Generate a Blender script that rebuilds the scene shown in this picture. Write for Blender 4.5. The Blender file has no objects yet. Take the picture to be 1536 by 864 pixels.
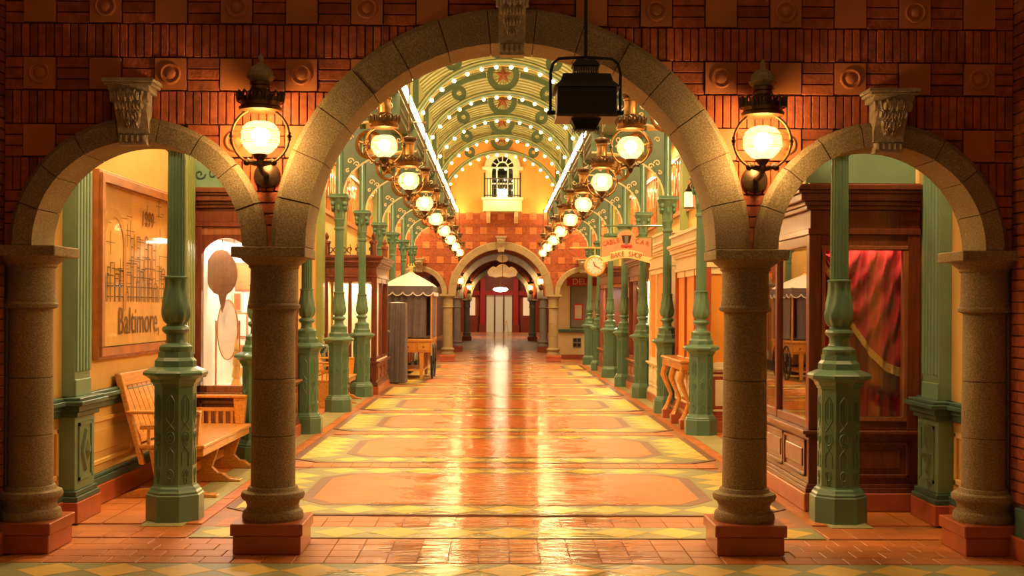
import bpy, bmesh, math, random
from math import pi, sin, cos, radians, sqrt, atan2
random.seed(7)
S = bpy.context.scene
COL = S.collection

# ------------------------------------------------------------------ camera
cam_d = bpy.data.cameras.new('camera'); cam = bpy.data.objects.new('camera', cam_d); COL.objects.link(cam)
cam_d.sensor_width = 36.0; cam_d.lens = 36.0 * 1800 / 1536
cam_d.shift_y = 29 / 1536; cam_d.clip_end = 300; cam_d.clip_start = 0.05
cam.location = (-0.083, 0, 1.65)
cam.rotation_euler = (pi / 2, radians(-0.3), -math.atan(21 / 1800))
S.camera = cam
# ------------------------------------------------------------------ world, exposure
W = bpy.data.worlds.new('world'); S.world = W; W.use_nodes = True
W.node_tree.nodes['Background'].inputs[0].default_value = (1.0, 0.52, 0.2, 1)
W.node_tree.nodes['Background'].inputs[1].default_value = 0.17
S.view_settings.view_transform = 'Standard'; S.view_settings.look = 'None'
S.view_settings.exposure = 0.14; S.view_settings.gamma = 1.0
S.view_settings.use_curve_mapping = False
WARM = (1.0, 0.68, 0.32)          # lamp light
GLOBE = 120.0; WALLG = 165.0; TUBE = 60.0; BULB = 45.0; DOWN = 98.0

# ------------------------------------------------------------------ materials
MATS = {}
def new_mat(name):
    m = bpy.data.materials.new(name); m.use_nodes = True
    nt = m.node_tree; b = nt.nodes['Principled BSDF']
    return m, nt, b
def pos_node(nt): return nt.nodes.new('ShaderNodeNewGeometry').outputs['Position']
def noise(nt, vec, scale, detail=3, rough=.55):
    n = nt.nodes.new('ShaderNodeTexNoise'); n.inputs['Scale'].default_value = scale
    n.inputs['Detail'].default_value = detail; n.inputs['Roughness'].default_value = rough
    nt.links.new(vec, n.inputs['Vector']); return n.outputs['Fac']
def ramp(nt, fac, stops):
    r = nt.nodes.new('ShaderNodeValToRGB'); e = r.color_ramp.elements
    while len(e) < len(stops): e.new(.5)
    for k, (p, c) in enumerate(stops):
        e[k].position = p; e[k].color = (*c, 1) if len(c) == 3 else c
    nt.links.new(fac, r.inputs[0]); return r.outputs[0]
def scalevec(nt, vec, s):
    m = nt.nodes.new('ShaderNodeMapping'); m.inputs['Scale'].default_value = s
    nt.links.new(vec, m.inputs['Vector']); return m.outputs[0]
def mul(c, k): return tuple(min(1, max(0, v * k)) for v in c)
def mat(name, col, rough=.5, metal=0, var=.12, scale=6, bump=0, bscale=40, stretch=None, rnd=0, coat=0):
    """paint, wood, stone, brick: base colour with noise variation, optional relief and per-piece tint"""
    if name in MATS: return MATS[name]
    m, nt, b = new_mat(name)
    p = pos_node(nt)
    if stretch: p = scalevec(nt, p, stretch)
    f = noise(nt, p, scale, 4)
    c = ramp(nt, f, [(.3, mul(col, 1 - var)), (.7, mul(col, 1 + var))])
    if rnd:
        oi = nt.nodes.new('ShaderNodeObjectInfo')
        mr = nt.nodes.new('ShaderNodeMapRange'); mr.inputs[3].default_value = 1 - rnd; mr.inputs[4].default_value = 1 + rnd
        nt.links.new(oi.outputs['Random'], mr.inputs[0])
        hs = nt.nodes.new('ShaderNodeHueSaturation'); nt.links.new(mr.outputs[0], hs.inputs['Value'])
        nt.links.new(c, hs.inputs['Color']); c = hs.outputs[0]
    nt.links.new(c, b.inputs['Base Color'])
    b.inputs['Roughness'].default_value = rough; b.inputs['Metallic'].default_value = metal
    if coat: b.inputs['Coat Weight'].default_value = coat; b.inputs['Coat Roughness'].default_value = .12
    if bump:
        bp = nt.nodes.new('ShaderNodeBump'); bp.inputs['Strength'].default_value = bump; bp.inputs['Distance'].default_value = .01
        nt.links.new(noise(nt, p, bscale, 4), bp.inputs['Height']); nt.links.new(bp.outputs[0], b.inputs['Normal'])
    MATS[name] = m; return m
def granite(name, c0, c1):
    m, nt, b = new_mat(name); p = pos_node(nt)
    f = noise(nt, p, 95, 2, .7); g = noise(nt, p, 3, 3)
    c = ramp(nt, f, [(.32, mul(c0, .7)), (.48, c0), (.62, c1), (.78, mul(c1, 1.2))])
    mx = nt.nodes.new('ShaderNodeMixRGB'); mx.blend_type = 'MULTIPLY'; mx.inputs[0].default_value = .5
    nt.links.new(c, mx.inputs[1]); nt.links.new(ramp(nt, g, [(.3, (.6, .6, .6)), (.65, (1, 1, 1))]), mx.inputs[2])
    nt.links.new(mx.outputs[0], b.inputs['Base Color']); b.inputs['Roughness'].default_value = .75
    bp = nt.nodes.new('ShaderNodeBump'); bp.inputs['Strength'].default_value = .35; bp.inputs['Distance'].default_value = .006
    nt.links.new(f, bp.inputs['Height']); nt.links.new(bp.outputs[0], b.inputs['Normal'])
    MATS[name] = m; return m
def wetfloor(name, col, var=.15, dry=.42):
    """glazed floor tile, wet down the middle of the walkway"""
    m, nt, b = new_mat(name); p = pos_node(nt)
    f = noise(nt, p, 2.2, 5); g = noise(nt, scalevec(nt, p, (1, 1, 1)), 23, 2)
    c = ramp(nt, f, [(.3, mul(col, 1 - var)), (.7, mul(col, 1 + var))])
    oi = nt.nodes.new('ShaderNodeObjectInfo'); mr = nt.nodes.new('ShaderNodeMapRange')
    mr.inputs[3].default_value = .88; mr.inputs[4].default_value = 1.1; nt.links.new(oi.outputs['Random'], mr.inputs[0])
    hs = nt.nodes.new('ShaderNodeHueSaturation'); nt.links.new(mr.outputs[0], hs.inputs['Value']); nt.links.new(c, hs.inputs['Color'])
    sep = nt.nodes.new('ShaderNodeSeparateXYZ'); nt.links.new(p, sep.inputs[0])
    ab = nt.nodes.new('ShaderNodeMath'); ab.operation = 'ABSOLUTE'; nt.links.new(sep.outputs[0], ab.inputs[0])
    wob = noise(nt, scalevec(nt, p, (.7, 1.6, 1)), 1.7, 4)
    ad = nt.nodes.new('ShaderNodeMath'); ad.operation = 'MULTIPLY_ADD'; ad.inputs[1].default_value = -1.9
    nt.links.new(wob, ad.inputs[0]); nt.links.new(ab.outputs[0], ad.inputs[2])        # |x| - 1.9*noise
    wet = nt.nodes.new('ShaderNodeMapRange'); wet.inputs[1].default_value = -.55; wet.inputs[2].default_value = .35
    wet.inputs[3].default_value = 1; wet.inputs[4].default_value = 0; nt.links.new(ad.outputs[0], wet.inputs[0])
    dk = nt.nodes.new('ShaderNodeMixRGB'); dk.blend_type = 'MULTIPLY'; dk.inputs[2].default_value = (.86, .80, .72, 1)
    nt.links.new(wet.outputs[0], dk.inputs[0]); nt.links.new(hs.outputs[0], dk.inputs[1])
    nt.links.new(dk.outputs[0], b.inputs['Base Color'])
    ro = nt.nodes.new('ShaderNodeMapRange'); ro.inputs[3].default_value = dry; ro.inputs[4].default_value = .115
    nt.links.new(wet.outputs[0], ro.inputs[0]); nt.links.new(ro.outputs[0], b.inputs['Roughness'])
    b.inputs['Specular IOR Level'].default_value = .85
    bp = nt.nodes.new('ShaderNodeBump'); bp.inputs['Strength'].default_value = .32; bp.inputs['Distance'].default_value = .022
    nt.links.new(noise(nt, scalevec(nt, p, (.35, 1.4, 1)), 9, 2), bp.inputs['Height']); nt.links.new(bp.outputs[0], b.inputs['Normal'])
    MATS[name] = m; return m
def emis(name, col, strength):
    if name in MATS: return MATS[name]
    m, nt, b = new_mat(name)
    b.inputs['Base Color'].default_value = (.8, .75, .6, 1); b.inputs['Emission Color'].default_value = (*col, 1)
    b.inputs['Emission Strength'].default_value = strength; MATS[name] = m; return m
def glass(name, refl=.12, tint=(1, 1, 1), rough=.02):
    m, nt, b = new_mat(name); nt.nodes.remove(b)
    t = nt.nodes.new('ShaderNodeBsdfTransparent'); t.inputs[0].default_value = (*tint, 1)
    g = nt.nodes.new('ShaderNodeBsdfGlossy'); g.inputs['Roughness'].default_value = rough
    x = nt.nodes.new('ShaderNodeMixShader'); x.inputs[0].default_value = refl
    nt.links.new(t.outputs[0], x.inputs[1]); nt.links.new(g.outputs[0], x.inputs[2])
    nt.links.new(x.outputs[0], nt.nodes['Material Output'].inputs[0]); MATS[name] = m; return m

BRICK = mat('red_brick', (.36, .085, .026), .85, var=.3, scale=14, bump=.7, bscale=38, rnd=.3)
MORTAR = mat('mortar', (.16, .075, .04), .95, var=.25, scale=20, bump=.5)
TERRA = mat('terracotta_tile', (.50, .16, .045), .6, var=.12, scale=5, rnd=.12, bump=.1)
TERRAB = mat('terracotta_block', (.42, .10, .035), .35, var=.15, scale=5, coat=.25)
STONE = granite('granite', (.29, .21, .10), (.40, .31, .165))
STONE2 = granite('grey_granite', (.42, .38, .30), (.55, .50, .41))
CARVED = mat('carved_stone', (.42, .34, .22), .8, var=.25, scale=30, bump=.5, bscale=60)
GREEN = mat('green_iron_paint', (.082, .172, .108), .32, var=.12, scale=3, bump=.06, bscale=30, coat=.25)
GREENL = mat('light_green_trim', (.19, .32, .20), .4, var=.1, scale=4)
OLIVE = mat('olive_green_paint', (.22, .26, .07), .42, var=.08, scale=3)
DKGREEN = mat('dark_green_dado', (.06, .12, .085), .38, var=.12, scale=4)
RIBG = mat('rib_green', (.10, .155, .085), .5, var=.1, scale=4)
SKIN = mat('vault_board', (.36, .37, .15), .6, var=.12, scale=4)
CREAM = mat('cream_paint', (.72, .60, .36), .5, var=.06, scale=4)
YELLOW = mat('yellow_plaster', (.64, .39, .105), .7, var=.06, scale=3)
ORANGE = mat('orange_plaster', (.78, .36, .07), .7, var=.06, scale=2)
ORPANEL = mat('orange_panel', (.68, .26, .03), .45, var=.08, scale=3)
REDPIL = mat('red_pilaster_paint', (.34, .055, .02), .4, var=.1, scale=4)
MAHOG = mat('mahogany', (.16, .036, .015), .3, var=.35, scale=7, stretch=(6, 6, .6), coat=.35)
MAHOGL = mat('mahogany_light', (.30, .10, .035), .32, var=.3, scale=7, stretch=(6, 6, .6), coat=.35)
OAK = mat('golden_oak', (.58, .25, .045), .3, var=.25, scale=6, stretch=(8, .8, 8), coat=.4)
FRAME = mat('oak_frame', (.42, .15, .04), .35, var=.25, scale=8, coat=.3)
BRASS = mat('aged_brass', (.22, .11, .03), .35, metal=.85, var=.25, scale=25)
BRONZE = mat('dark_bronze', (.10, .06, .03), .4, metal=.7, var=.3, scale=25)
GOLD = mat('gold_paint', (.75, .45, .12), .4, metal=.3, var=.1)
BLACK = mat('black_iron', (.012, .008, .005), .55, var=.2, scale=20)
REDC = mat('red_velvet', (.36, .004, .005), .9, var=.2, scale=10)
FRINGE = mat('gold_fringe', (.60, .36, .07), .7, var=.3, scale=60)
CLOTH = mat('grey_violet_cloth', (.125, .10, .115), .85, var=.15, scale=9, bump=.4, bscale=14)
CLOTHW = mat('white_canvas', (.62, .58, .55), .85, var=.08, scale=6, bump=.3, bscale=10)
WHITE = mat('white_paint', (.80, .74, .64), .5, var=.05)
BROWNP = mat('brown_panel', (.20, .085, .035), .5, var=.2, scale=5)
STARR = mat('star_red', (.36, .10, .03), .5, var=.15)
REDP = mat('red_paint', (.55, .03, .02), .5, var=.08)
GREYM = mat('grey_metal', (.22, .2, .17), .45, metal=.4, var=.1)
F_ORANGE = wetfloor('floor_orange', (.54, .155, .022)); F_TILE = wetfloor('floor_tile', (.44, .135, .024), .2)
F_YELLOW = wetfloor('floor_yellow', (.70, .46, .075)); F_GREEN = wetfloor('floor_green', (.26, .25, .095))
F_BROWN = wetfloor('floor_brown', (.17, .075, .035)); F_GROUT = wetfloor('floor_grout', (.30, .13, .05))
F_SLAB = wetfloor('floor_worn_brown', (.22, .12, .055)); F_PALE = wetfloor('floor_pale_green', (.34, .32, .14))
M_GLOBE = emis('lamp_flame', (1.0, .66, .30), GLOBE); M_TUBE = emis('light_tube', (1.0, .66, .30), TUBE)
M_WALLG = emis('wall_lamp_flame', (1.0, .62, .25), WALLG)
M_BULB = emis('bulb', (1.0, .68, .32), BULB); M_BAND = mat('globe_key_band', (.5, .3, .1), .6)
M_SHOP = emis('shop_light', (1.0, .85, .65), 9)
def frosted(name, k):
    m, nt, b = new_mat(name); nt.nodes.remove(b)
    t = nt.nodes.new('ShaderNodeBsdfTransparent'); t.inputs[0].default_value = (1, .97, .9, 1)
    g = nt.nodes.new('ShaderNodeBsdfTranslucent'); g.inputs[0].default_value = (1, .85, .6, 1)
    x = nt.nodes.new('ShaderNodeMixShader'); x.inputs[0].default_value = k
    nt.links.new(t.outputs[0], x.inputs[1]); nt.links.new(g.outputs[0], x.inputs[2])
    nt.links.new(x.outputs[0], nt.nodes['Material Output'].inputs[0]); MATS[name] = m; return m
M_FROST = frosted('frosted_globe', .10)
GLASS = glass('window_glass', .10); MIRROR = glass('mirror_glass', .55, (.6, .55, .45))
ETCH = glass('etched_glass', .10, (1, .95, .85), .06)

# ------------------------------------------------------------------ mesh helpers
class MB:
    def __init__(s): s.v = []; s.f = []
    def add(s, vs, fs):
        o = len(s.v); s.v += [tuple(v) for v in vs]; s.f += [tuple(i + o for i in f) for f in fs]; return s
    def box(s, x0, x1, y0, y1, z0, z1):
        return s.add([(x0, y0, z0), (x1, y0, z0), (x1, y1, z0), (x0, y1, z0), (x0, y0, z1), (x1, y0, z1), (x1, y1, z1), (x0, y1, z1)],
                     [(0, 3, 2, 1), (4, 5, 6, 7), (0, 1, 5, 4), (1, 2, 6, 5), (2, 3, 7, 6), (3, 0, 4, 7)])
    def prism(s, pts, a, b, axis='z'):
        n = len(pts)
        def P(u, v, w): return (u, v, w) if axis == 'z' else ((u, w, v) if axis == 'y' else (w, u, v))
        vs = [P(u, v, a) for u, v in pts] + [P(u, v, b) for u, v in pts]
        fs = [tuple(range(n))[::-1], tuple(range(n, 2 * n))] + [(i, (i + 1) % n, n + (i + 1) % n, n + i) for i in range(n)]
        return s.add(vs, fs)
    def lathe(s, prof, n=24, c=(0, 0, 0), phase=0, fn=None, caps=True, axis='z', arc=None):
        o = len(s.v); m = len(prof)
        for (r, z) in prof:
            for k in range(n):
                t = 2 * pi * k / n + phase; rr = r * (fn(t, z) if fn else 1)
                if axis == 'z': q = (c[0] + rr * cos(t), c[1] + rr * sin(t), c[2] + z)
                elif axis == 'y': q = (c[0] + rr * cos(t), c[1] + z, c[2] + rr * sin(t))
                else: q = (c[0] + z, c[1] + rr * cos(t), c[2] + rr * sin(t))
                s.v.append(q)
        for j in range(m - 1):
            for k in range(n):
                a = o + j * n + k; b_ = o + j * n + (k + 1) % n
                s.f.append((a, b_, b_ + n, a + n))
        if caps:
            s.f.append(tuple(o + k for k in range(n))[::-1]); s.f.append(tuple(o + (m - 1) * n + k for k in range(n)))
        return s
    def tube(s, pts, r, n=8, closed=False):
        m = len(pts); o = len(s.v)
        import mathutils
        P = [mathutils.Vector(p) for p in pts]; up = None
        for i in range(m):
            a = P[i - 1] if (i > 0 or closed) else P[i]; b = P[(i + 1) % m] if (i < m - 1 or closed) else P[i]
            d = (b - a).normalized()
            if up is None or abs(d.dot(up)) > .999:
                up = mathutils.Vector((0, 0, 1)) if abs(d.z) < .9 else mathutils.Vector((0, 1, 0))
            u = (up - d * up.dot(d)).normalized(); w = d.cross(u); up = u
            rr = r[i] if isinstance(r, (list, tuple)) else r
            for k in range(n):
                t = 2 * pi * k / n; q = P[i] + (u * cos(t) + w * sin(t)) * rr; s.v.append(tuple(q))
        for i in range(m if closed else m - 1):
            for k in range(n):
                a = o + i * n + k; b_ = o + i * n + (k + 1) % n; c_ = o + ((i + 1) % m) * n + (k + 1) % n; d_ = o + ((i + 1) % m) * n + k
                s.f.append((a, b_, c_, d_))
        if not closed:
            s.f.append(tuple(o + k for k in range(n))[::-1]); s.f.append(tuple(o + (m - 1) * n + k for k in range(n)))
        return s
    def ring(s, c, R, r, axis='y', n=24, m=8, a0=0, a1=2 * pi):
        full = abs(a1 - a0 - 2 * pi) < 1e-6; cnt = n if full else n + 1; pts = []
        for k in range(cnt):
            t = a0 + (a1 - a0) * k / n
            if axis == 'y': pts.append((c[0] + R * cos(t), c[1], c[2] + R * sin(t)))
            elif axis == 'z': pts.append((c[0] + R * cos(t), c[1] + R * sin(t), c[2]))
            else: pts.append((c[0], c[1] + R * cos(t), c[2] + R * sin(t)))
        return s.tube(pts, r, m, full)
    def sector(s, cx, cz, r0, r1, a0, a1, y0, y1, n=4, ch=0):
        """annular sector in the xz plane, extruded along y; ch chamfers the front outer edge"""
        prof = [(r0, y0), (r1 - ch, y0)] + ([(r1, y0 + ch)] if ch else []) + [(r1, y1), (r0, y1)]
        m = len(prof); o = len(s.v)
        for i in range(n + 1):
            t = a0 + (a1 - a0) * i / n
            for (r, y) in prof: s.v.append((cx + r * cos(t), y, cz + r * sin(t)))
        for i in range(n):
            for j in range(m):
                s.f.append((o + i * m + j, o + i * m + (j + 1) % m, o + (i + 1) * m + (j + 1) % m, o + (i + 1) * m + j))
        s.f.append(tuple(o + j for j in range(m))); s.f.append(tuple(o + n * m + j for j in range(m))[::-1]); return s
    def ball(s, c, rx, ry=None, rz=None, n=12, m=8):
        ry = ry or rx; rz = rz or rx; o = len(s.v)
        for j in range(m + 1):
            ph = -pi / 2 + pi * j / m
            for k in range(n):
                t = 2 * pi * k / n; s.v.append((c[0] + rx * cos(ph) * cos(t), c[1] + ry * cos(ph) * sin(t), c[2] + rz * sin(ph)))
        for j in range(m):
            for k in range(n):
                a = o + j * n + k; b_ = o + j * n + (k + 1) % n; s.f.append((a, b_, b_ + n, a + n))
        return s
    def grid(s, fn, nu, nv):
        o = len(s.v)
        for i in range(nu + 1):
            for j in range(nv + 1): s.v.append(tuple(fn(i / nu, j / nv)))
        for i in range(nu):
            for j in range(nv):
                a = o + i * (nv + 1) + j; s.f.append((a, a + nv + 1, a + nv + 2, a + 1))
        return s
    def mesh(s, name, material, smooth=False, bevel=0, angle=40):
        me = bpy.data.meshes.new(name); me.from_pydata(s.v, [], s.f)
        bm = bmesh.new(); bm.from_mesh(me)
        bmesh.ops.remove_doubles(bm, verts=bm.verts, dist=1e-5)
        bmesh.ops.recalc_face_normals(bm, faces=bm.faces)
        if bevel:
            es = [e for e in bm.edges if len(e.link_faces) == 2 and e.calc_face_angle(0) > radians(25)]
            bmesh.ops.bevel(bm, geom=es, offset=bevel, segments=1, affect='EDGES', clamp_overlap=True)
        if smooth:
            for f in bm.faces: f.smooth = True
            for e in bm.edges:
                if len(e.link_faces) == 2 and e.calc_face_angle(0) > radians(angle): e.smooth = False
        bm.to_mesh(me); bm.free(); me.materials.append(material); return me
    def part(s, name, material, parent, smooth=False, bevel=0, label=None, kind=None, loc=None):
        o = bpy.data.objects.new(name, s.mesh(name, material, smooth, bevel)); COL.objects.link(o)
        if parent: o.parent = parent
        if label: o['label'] = label
        if kind: o['kind'] = kind
        if loc: o.location = loc
        return o
def thing(name, label, cat, loc=(0, 0, 0), rz=0, group=None):
    o = bpy.data.objects.new(name, None); o.empty_display_size = .1; COL.objects.link(o)
    o.location = loc; o.rotation_euler = (0, 0, rz); o['label'] = label; o['category'] = cat
    if group: o['group'] = group
    return o
def tag(o, label, cat, group=None):
    o['label'] = label; o['category'] = cat
    if group: o['group'] = group
    return o
def struct(name, mb, material, parent=None, **k):
    o = mb.part(name, material, parent, **k); o['kind'] = 'structure'; return o
def inst(me, name, parent, loc, rot=(0, 0, 0), scale=None):
    o = bpy.data.objects.new(name, me); COL.objects.link(o); o.parent = parent; o.location = loc; o.rotation_euler = rot
    if scale: o.scale = scale
    return o
def dup(root, loc, rz=0, label=None, group=None):
    def cp(o, par):
        c = o.copy(); COL.objects.link(c); c.parent = par
        for ch in o.children: cp(ch, c)
        return c
    kids = list(root.children); r = root.copy(); COL.objects.link(r); r.location = loc; r.rotation_euler = (0, 0, rz)
    for ch in kids: cp(ch, r)
    if label: r['label'] = label
    if group: r['group'] = group
    return r
def text(body, size, depth, material, name, parent, loc, rot, squash=1.0):
    cu = bpy.data.curves.new(name, 'FONT'); cu.body = body; cu.size = size; cu.extrude = depth
    cu.align_x = 'CENTER'; cu.align_y = 'CENTER'; cu.resolution_u = 3
    t = bpy.data.objects.new(name, cu); COL.objects.link(t); bpy.context.view_layer.update()
    me = bpy.data.meshes.new_from_object(t.evaluated_get(bpy.context.evaluated_depsgraph_get()))
    bpy.data.objects.remove(t); me.materials.clear(); me.materials.append(material)
    o = bpy.data.objects.new(name, me); COL.objects.link(o); o.parent = parent; o.location = loc; o.rotation_euler = rot
    o.scale = (squash, 1, 1); return o
def area(name, loc, size, power, col=WARM, rot=(0, 0, 0), parent=None, sy=None):
    d = bpy.data.lights.new(name, 'AREA'); d.energy = power; d.color = col; d.size = size
    if sy: d.shape = 'RECTANGLE'; d.size_y = sy
    o = bpy.data.objects.new(name, d); COL.objects.link(o); o.location = loc; o.rotation_euler = rot
    if parent: o.parent = parent
    return o
def spiral(c, R, turns, start, n=14, sgn=1, plane='xz', y=0):
    out = []
    for k in range(n + 1):
        t = k / n; r = R * (1 - .85 * t); a = start + sgn * turns * 2 * pi * t
        out.append((c[0] + r * cos(a), y, c[1] + r * sin(a)))
    return out

ORD = ['first', 'second', 'third', 'fourth', 'fifth', 'sixth', 'seventh', 'eighth', 'ninth', 'tenth']
YK = [9.34 + 3.18 * k for k in range(9)]
CX = 2.58                        # column rows at x = -CX, +CX
WX = 3.40                        # aisle walls
YF = 8.05                        # brick plane of the near arcade front
YE = 36.45                       # brick plane of the far arcade front
ZS = 2.045                       # arch springing
# ================================================================== FLOOR
fl = struct('floor', MB().box(-3.6, 3.6, 3.0, 92, -.12, -.010), F_GROUT)
def slab(pts, top=0.0, bot=-.012): return MB().prism(pts, bot, top)
def octo(hx, y0, y1, cx, cy): return [(-hx, y0 + cy), (-hx + cx, y0), (hx - cx, y0), (hx, y0 + cy), (hx, y1 - cy), (hx - cx, y1), (-hx + cx, y1), (-hx, y1 - cy)]
dia = MB().prism([(-.2, 0), (0, -.195), (.2, 0), (0, .195)], -.01, 0).mesh('diamond', F_YELLOW)
def diamond(x, y, z=0.0015, sx=1, sy=1): return inst(dia, 'diamond_tile', fl, (x, y, z), scale=(sx, sy, 1))
# transverse diamond strips in front of the arches
slab([(-3.3, 7.30), (3.3, 7.30), (3.3, 7.71), (-3.3, 7.71)]).part('strip_ground', F_GREEN, fl)
for i in range(-7, 8): diamond(.41 * i, 7.505)
slab([(-2.28, 8.58), (2.28, 8.58), (2.28, 9.0), (-2.28, 9.0)]).part('strip_ground', F_GREEN, fl)
for i in range(-5, 6): diamond(.41 * i, 8.79)
tile_me = MB().box(-.097, .097, -.098, .098, -.012, 0).mesh('square_tile', F_TILE, bevel=.003)
extra = MB()
ntile = 0
def sqtile(x, y):
    global ntile
    if ntile < 295: inst(tile_me, 'square_tile', fl, (x, y, random.uniform(-.0012, .0012))); ntile += 1
    else: extra.box(x - .097, x + .097, y - .098, y + .098, -.012, random.uniform(-.0012, .0012))
for r in range(4):
    for i in range(-17, 17): sqtile(.1 + .2 * i + (.1 if r % 2 and abs(i) > 8 else 0), 7.83 + .203 * r)
for r in range(2):
    for s_ in (-1, 1):
        for i in range(6): sqtile(s_ * (2.40 + .2 * i), 8.69 + .203 * r)
for r in range(2):
    for i in range(-11, 11): sqtile(.1 + .2 * i, 9.115 + .203 * r)
for k in range(8):
    y0 = YK[k]
    slab(octo(2.30, y0 + .19, y0 + 2.99, .34, .34), -.001).part('panel_outline', F_BROWN, fl)
    slab(octo(2.22, y0 + .235, y0 + 2.945, .32, .32), .0005).part('panel_ground', F_GREEN, fl)
    slab(octo(1.77, y0 + .64, y0 + 2.54, .24, .3), .0025).part('panel_border', F_BROWN, fl)
    slab(octo(1.66, y0 + .71, y0 + 2.47, .21, .27), .0035).part('panel_centre', F_ORANGE, fl)
    for i in range(-5, 6):
        if abs(i) < 5:
            diamond(.41 * i, y0 + .44, .002); diamond(.41 * i, y0 + 2.74, .002)
    for s_ in (-1, 1):
        for j in range(5): diamond(s_ * 1.995, y0 + .825 + .383 * j, .002)
        for j in range(6):       # half diamonds along both edges of the side strip
            yy = y0 + .635 + .383 * j
            if .3 < yy - y0 < 2.9:
                extra_y = MB().prism([(s_ * 2.215, yy - .17), (s_ * 2.215, yy + .17), (s_ * 2.02, yy)], -.01, .002) if .5 < yy - y0 < 2.7 else None
                if extra_y: extra_y.part('half_diamond', F_YELLOW, fl)
    if k:
        for i in range(-11, 11): extra.box(.1 + .2 * i - .097, .1 + .2 * i + .097, y0 - .16, y0 + .16, -.012, random.uniform(-.001, .001))
for s_ in (-1, 1):           # side bands: orange tiles, green strip under the columns, orange tiles to the wall
    y = 9.12
    while y < 36:
        for (a, b) in ((2.32, 2.435), (2.77, 3.07), (3.08, 3.38)):
            extra.box(min(s_ * a, s_ * b), max(s_ * a, s_ * b), y, y + .294, -.012, random.uniform(-.001, .001))
        y += .3
    a, b = sorted((s_ * 2.44, s_ * 2.76))
    for k in range(9): slab([(a, YK[k] - 1.05), (b, YK[k] - 1.05), (b, YK[k] + 2.12), (a, YK[k] + 2.12)] if k else [(a, 9.02), (b, 9.02), (b, YK[0] + 2.12), (a, YK[0] + 2.12)], .0).part('green_strip', F_PALE, fl)
extra.part('square_tiles', F_TILE, fl, kind='stuff')
slab([(-3.4, 36.9), (3.4, 36.9), (3.4, 46), (-3.4, 46)]).part('far_paving', F_ORANGE, fl)
slab([(-3.4, 46), (3.4, 46), (3.4, 58.5), (-3.4, 58.5)]).part('worn_paving', F_SLAB, fl)
slab([(-3.4, 58.5), (3.4, 58.5), (3.4, 90), (-3.4, 90)]).part('polished_paving', F_ORANGE, fl)

# ================================================================== ARCADE FRONTS
ARCHES = ((0, 1.365, 1.60), (-2.48, .695, .855), (2.48, .695, .855))
tile_mb = MB().box(-.104, .104, -.012, .05, -.104, .104)
ros = MB().box(-.104, .104, -.012, .05, -.104, .104).ring((0, -.014, 0), .062, .012, 'y', 24, 6)
ros.lathe([(.0, -.03), (.02, -.028), (.034, -.02), (.04, -.01)], 20, (0, 0, 0), axis='y', caps=False)
TILE_ME = {}
def tile_mesh(kind, m):
    key = (kind, m.name)
    if key not in TILE_ME: TILE_ME[key] = (ros if kind else tile_mb).mesh('rosette_tile' if kind else 'plain_tile', m, smooth=bool(kind), bevel=0)
    return TILE_ME[key]
def rmid(a): return a[1] + (a[2] - a[1]) * .62
def clip_rect(x0, x1, z0, z1, horiz):
    """shorten a brick so that it ends inside the stone ring of an arch; None when it lies in an opening"""
    for a in ARCHES:
        R = rmid(a)
        if horiz:
            zc = (z0 + z1) / 2 - ZS
            if zc < 0: h = R
            elif zc < R: h = sqrt(R * R - zc * zc)
            else: continue
            l, r = a[0] - h, a[0] + h
            if x1 <= l or x0 >= r: continue
            if x0 >= l and x1 <= r: return None
            if x0 < l: x1 = l
            else: x0 = r
        else:
            xc = abs((x0 + x1) / 2 - a[0])
            if xc >= R: continue
            zb = ZS + sqrt(R * R - xc * xc)
            if z1 <= zb: return None
            z0 = max(z0, zb)
    if x1 - x0 < .02 or z1 - z0 < .02: return None
    return x0, x1, z0, z1
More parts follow.
